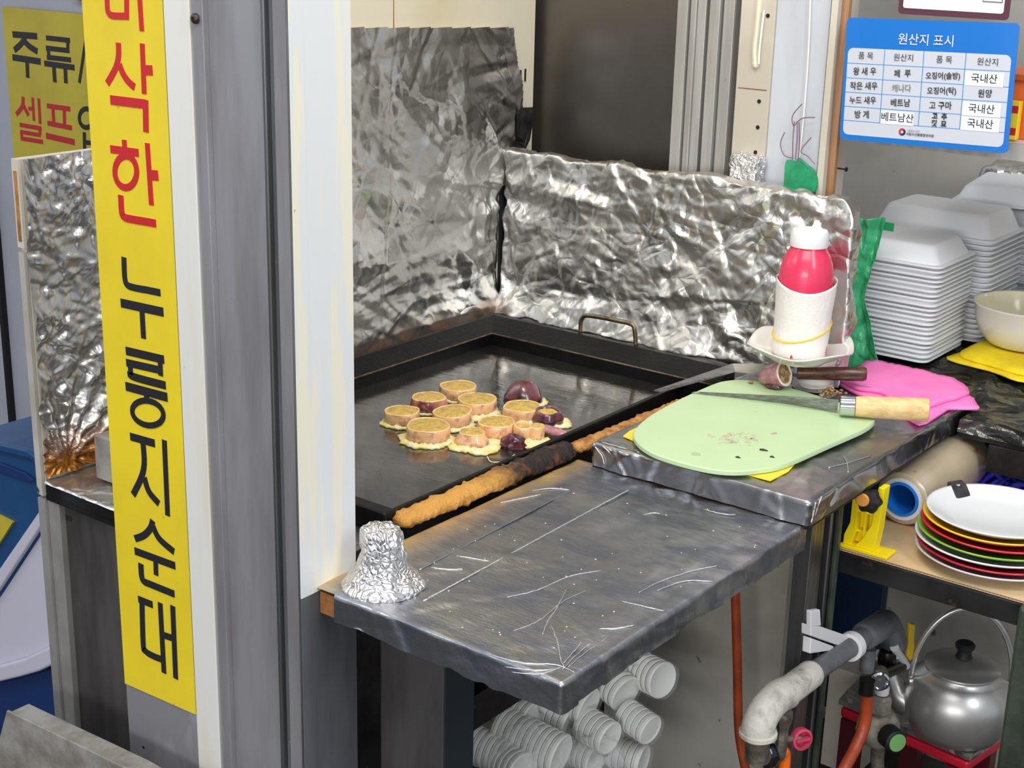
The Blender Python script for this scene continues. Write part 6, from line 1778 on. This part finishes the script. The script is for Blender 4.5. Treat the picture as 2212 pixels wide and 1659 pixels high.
# the second banner farther back
BY = .34
w0, w1 = V((-1.6979, 0.34, 1.2151)), V((-1.7308, 0.34, 0.4505))
t = thing('wall_banner', 'dull yellow banner with Korean lettering on the pale wall behind the foil board', 'sign', (w0.x + .1, .35, w1.z))
part('film', box(B(), w0.x, w0.x + .40, .3402, .344, w1.z, w0.z), YELLOW2, t)
G4 = [[(0.01434,0,[(-1.6654,1.156),(-1.5741,1.1577)]),(0.01422,0,[(-1.6174,1.1555),(-1.6193,1.1532),(-1.6218,1.15),(-1.625,1.1463),(-1.6288,1.1424),(-1.6332,1.1387),(-1.6388,1.1349),(-1.6458,1.1308),(-1.6529,1.1269),(-1.6593,1.1234),(-1.6637,1.121)]),(0.01425,0,[(-1.6215,1.1424),(-1.6191,1.1411),(-1.6158,1.1392),(-1.6118,1.137),(-1.6074,1.1347),(-1.6029,1.1327),(-1.5978,1.1309),(-1.5918,1.1289),(-1.5858,1.1271),(-1.5805,1.1255),(-1.5769,1.1244)]),(0.01442,0,[(-1.6722,1.1048),(-1.5678,1.1031)]),(0.01279,0,[(-1.6179,1.1022),(-1.6203,1.0631)])],[(0.01108,0,[(-1.542,1.1566),(-1.4571,1.1567)]),(0.01092,0,[(-1.4645,1.1587),(-1.4672,1.1335)]),(0.01111,0,[(-1.5447,1.1344),(-1.4612,1.1346)]),(0.01109,0,[(-1.5369,1.1338),(-1.5358,1.1122)]),(0.01112,0,[(-1.544,1.1144),(-1.458,1.1152)]),(0.01265,0,[(-1.5547,1.1005),(-1.4474,1.0995)]),(0.01258,0,[(-1.5207,1.097),(-1.5211,1.0615)]),(0.01249,0,[(-1.48,1.0976),(-1.4815,1.0628)])],[(0.00936,0,[(-1.4021,1.1612),(-1.4338,1.0679)])],[(0.01142,0,[(-1.6435,1.0188),(-1.6439,1.0158),(-1.6443,1.0116),(-1.645,1.0066),(-1.6464,1.0015),(-1.6488,0.9968),(-1.6532,0.9922),(-1.6591,0.9873),(-1.6655,0.9826),(-1.6712,0.9785),(-1.6751,0.9757)]),(0.01068,0,[(-1.6455,1.0028),(-1.6448,1.0014),(-1.6438,0.9994),(-1.6425,0.9971),(-1.6411,0.9946),(-1.6393,0.9921),(-1.6371,0.9892),(-1.6343,0.986),(-1.6315,0.9828),(-1.629,0.9801),(-1.6272,0.9781)]),(0.00913,0,[(-1.6265,0.994),(-1.6045,0.9947)]),(0.00908,0,[(-1.6075,1.0206),(-1.609,0.9678)]),(0.00979,0,[(-1.5846,1.0205),(-1.5865,0.9633)]),(0.00999,0,[(-1.6646,0.9534),(-1.5828,0.9532)]),(0.00986,0,[(-1.59,0.9554),(-1.5896,0.9381)]),(0.00923,0,[(-1.6641,0.9374),(-1.5884,0.9375)]),(0.00923,0,[(-1.6604,0.9367),(-1.66,0.9194)]),(0.01002,0,[(-1.6648,0.9224),(-1.5808,0.9231)])],[(0.01126,0,[(-1.5567,1.0067),(-1.4721,1.0074)]),(0.01122,0,[(-1.535,1.0039),(-1.5357,0.9667)]),(0.01114,0,[(-1.4939,1.0042),(-1.4967,0.9681)]),(0.0113,0,[(-1.5588,0.968),(-1.4706,0.966)]),(0.01362,0,[(-1.5678,0.9389),(-1.4643,0.9351)])],[(0.01095,1,[(-1.3923,0.9955),(-1.3933,0.9909),(-1.3956,0.9864),(-1.3989,0.9822),(-1.4032,0.9785),(-1.4081,0.9756),(-1.4135,0.9735),(-1.4191,0.9724),(-1.4245,0.9723),(-1.4297,0.9733),(-1.4341,0.9753),(-1.4378,0.9782),(-1.4403,0.9818),(-1.4417,0.986),(-1.4419,0.9906),(-1.4408,0.9952),(-1.4384,0.9998),(-1.4351,1.004),(-1.4308,1.0076),(-1.4258,1.0105),(-1.4204,1.0126),(-1.4149,1.0136),(-1.4094,1.0136),(-1.4044,1.0126),(-1.3999,1.0106),(-1.3964,1.0078),(-1.3938,1.0042),(-1.3924,1.0)]),(0.01106,0,[(-1.4272,0.9613),(-1.4299,0.9234)]),(0.01099,0,[(-1.3945,0.9611),(-1.3982,0.924)]),(0.01034,0,[(-1.4295,0.939),(-1.3965,0.9407)]),(0.01015,0,[(-1.3655,1.022),(-1.3681,0.9712)])]]
glyphs(t, G4, .3402, [BLACK_INK, BLACK_INK, BLACK_INK, RED_INK, RED_INK, BLACK_INK])
q = V((-1.4186, 0.335, 1.2461))
tag(part('red_notice', box(B(), q.x - .03, q.x + .05, .336, .3398, q.z - .002, q.z + .08), MAROON, loc=(q.x, .338, q.z)), 'maroon edge of a notice above the dull yellow wall banner', 'notice')

# ------------------------------------------------------------------ bin and stone block at the lower corner
by = -.52
t = thing('waste_bin', 'large blue and white plastic bin standing behind the cart corner', 'bin', (-.16, -.38, 0))


def slab(pts, d0, d1):
    return prism(B(), [(p[0], p[1] + d0, p[2]) for p in pts], (0, d1 - d0, 0))


part('lid', slab([(-0.6625, -0.52, 0.6595), (-0.5163, -0.52, 0.6859), (-0.4483, -0.52, 0.6925), (-0.423, -0.52, 0.6845), (-0.4135, -0.52, 0.6558), (-0.4119, -0.52, 0.5954), (-0.5515, -0.52, 0.4301), (-0.7323, -0.52, 0.231)], 0.004, .26), BIN_BLUE, t, bev=.008, seg=3)
part('lid_rim', slab([(-0.6618, -0.52, 0.6642), (-0.5159, -0.52, 0.6889), (-0.4456, -0.52, 0.6959), (-0.4162, -0.52, 0.6877), (-0.4129, -0.52, 0.6786), (-0.4382, -0.52, 0.685), (-0.5173, -0.52, 0.6784), (-0.6641, -0.52, 0.6501)], -.004, .0035), BIN_BLUE, t, bev=.002)
part('lid_recess', slab([(-0.6676, -0.52, 0.6281), (-0.5202, -0.52, 0.6574), (-0.4582, -0.52, 0.6572), (-0.438, -0.52, 0.6509), (-0.4543, -0.52, 0.6445), (-0.5223, -0.52, 0.6423), (-0.6697, -0.52, 0.6154)], -.001, .003), BIN_BLUE_DARK, t, bev=.001)
part('body', slab([(-0.727, -0.52, 0.2633), (-0.5479, -0.52, 0.4561), (-0.4142, -0.52, 0.6034), (-0.3849, -0.52, 0.6236), (-0.4065, -0.52, 0.3736), (-0.4553, -0.52, 0.3419), (-0.5076, -0.52, 0.3139), (-0.5719, -0.52, 0.2814), (-0.736, -0.52, 0.2083)], 0.006, .28), BIN_WHITE, t, bev=.012, seg=3)
part('body_edge', slab([(-0.7228, -0.52, 0.2891), (-0.545, -0.52, 0.477), (-0.4156, -0.52, 0.6196), (-0.4011, -0.52, 0.6134), (-0.5498, -0.52, 0.4423), (-0.7293, -0.52, 0.249)], -.004, .005), BIN_WHITE, t, bev=.002)
part('body_rim', slab([(-0.7308, -0.52, 0.24), (-0.5682, -0.52, 0.3087), (-0.4915, -0.52, 0.3481), (-0.4029, -0.52, 0.4054), (-0.4068, -0.52, 0.3712), (-0.4556, -0.52, 0.3394), (-0.5079, -0.52, 0.3114), (-0.5723, -0.52, 0.2788), (-0.7364, -0.52, 0.2055)], -.008, .0055), BIN_WHITE, t, bev=.004, seg=3)
part('base', slab([(-0.7367, -0.52, 0.2037), (-0.5725, -0.52, 0.2771), (-0.4558, -0.52, 0.3378), (-0.407, -0.52, 0.3696), (-0.4469, -0.52, -0.0293), (-0.8015, -0.52, -0.1944)], 0.010, .27), BIN_BLUE_DARK, t, bev=.004)
part('sticker', slab([(-0.6035, -0.52, 0.5688), (-0.5322, -0.52, 0.5702), (-0.5001, -0.52, 0.5686), (-0.5384, -0.52, 0.5248), (-0.5948, -0.52, 0.4635)], -.0008, .0036), YELLOW2, t)
pl_ = [(0.0206, -0.885, 0.6107), (0.2227, -0.885, 0.6206), (0.3252, -0.885, 0.6185), (0.255, -0.885, 0.5045), (-0.0825, -0.885, 0.3473), (-0.0216, -0.885, 0.5171)]
t = thing('stone_block', 'grey metal block with a worn pale edge on the ground by the post', 'block', (-.02, -.85, .3))
part('front_face', prism(B(), pl_, (0, .003, 0)), STONE, t, bev=.0008)
part('top_face', prism(B(), [pl_[0], pl_[1], pl_[2], pl_[3], pl_[4], pl_[5]], (0, .0, 0)) if False else slab([(p[0] + .003, p[1], p[2] - .0015) for p in pl_], .0035, .026), STONE, t, bev=.001)
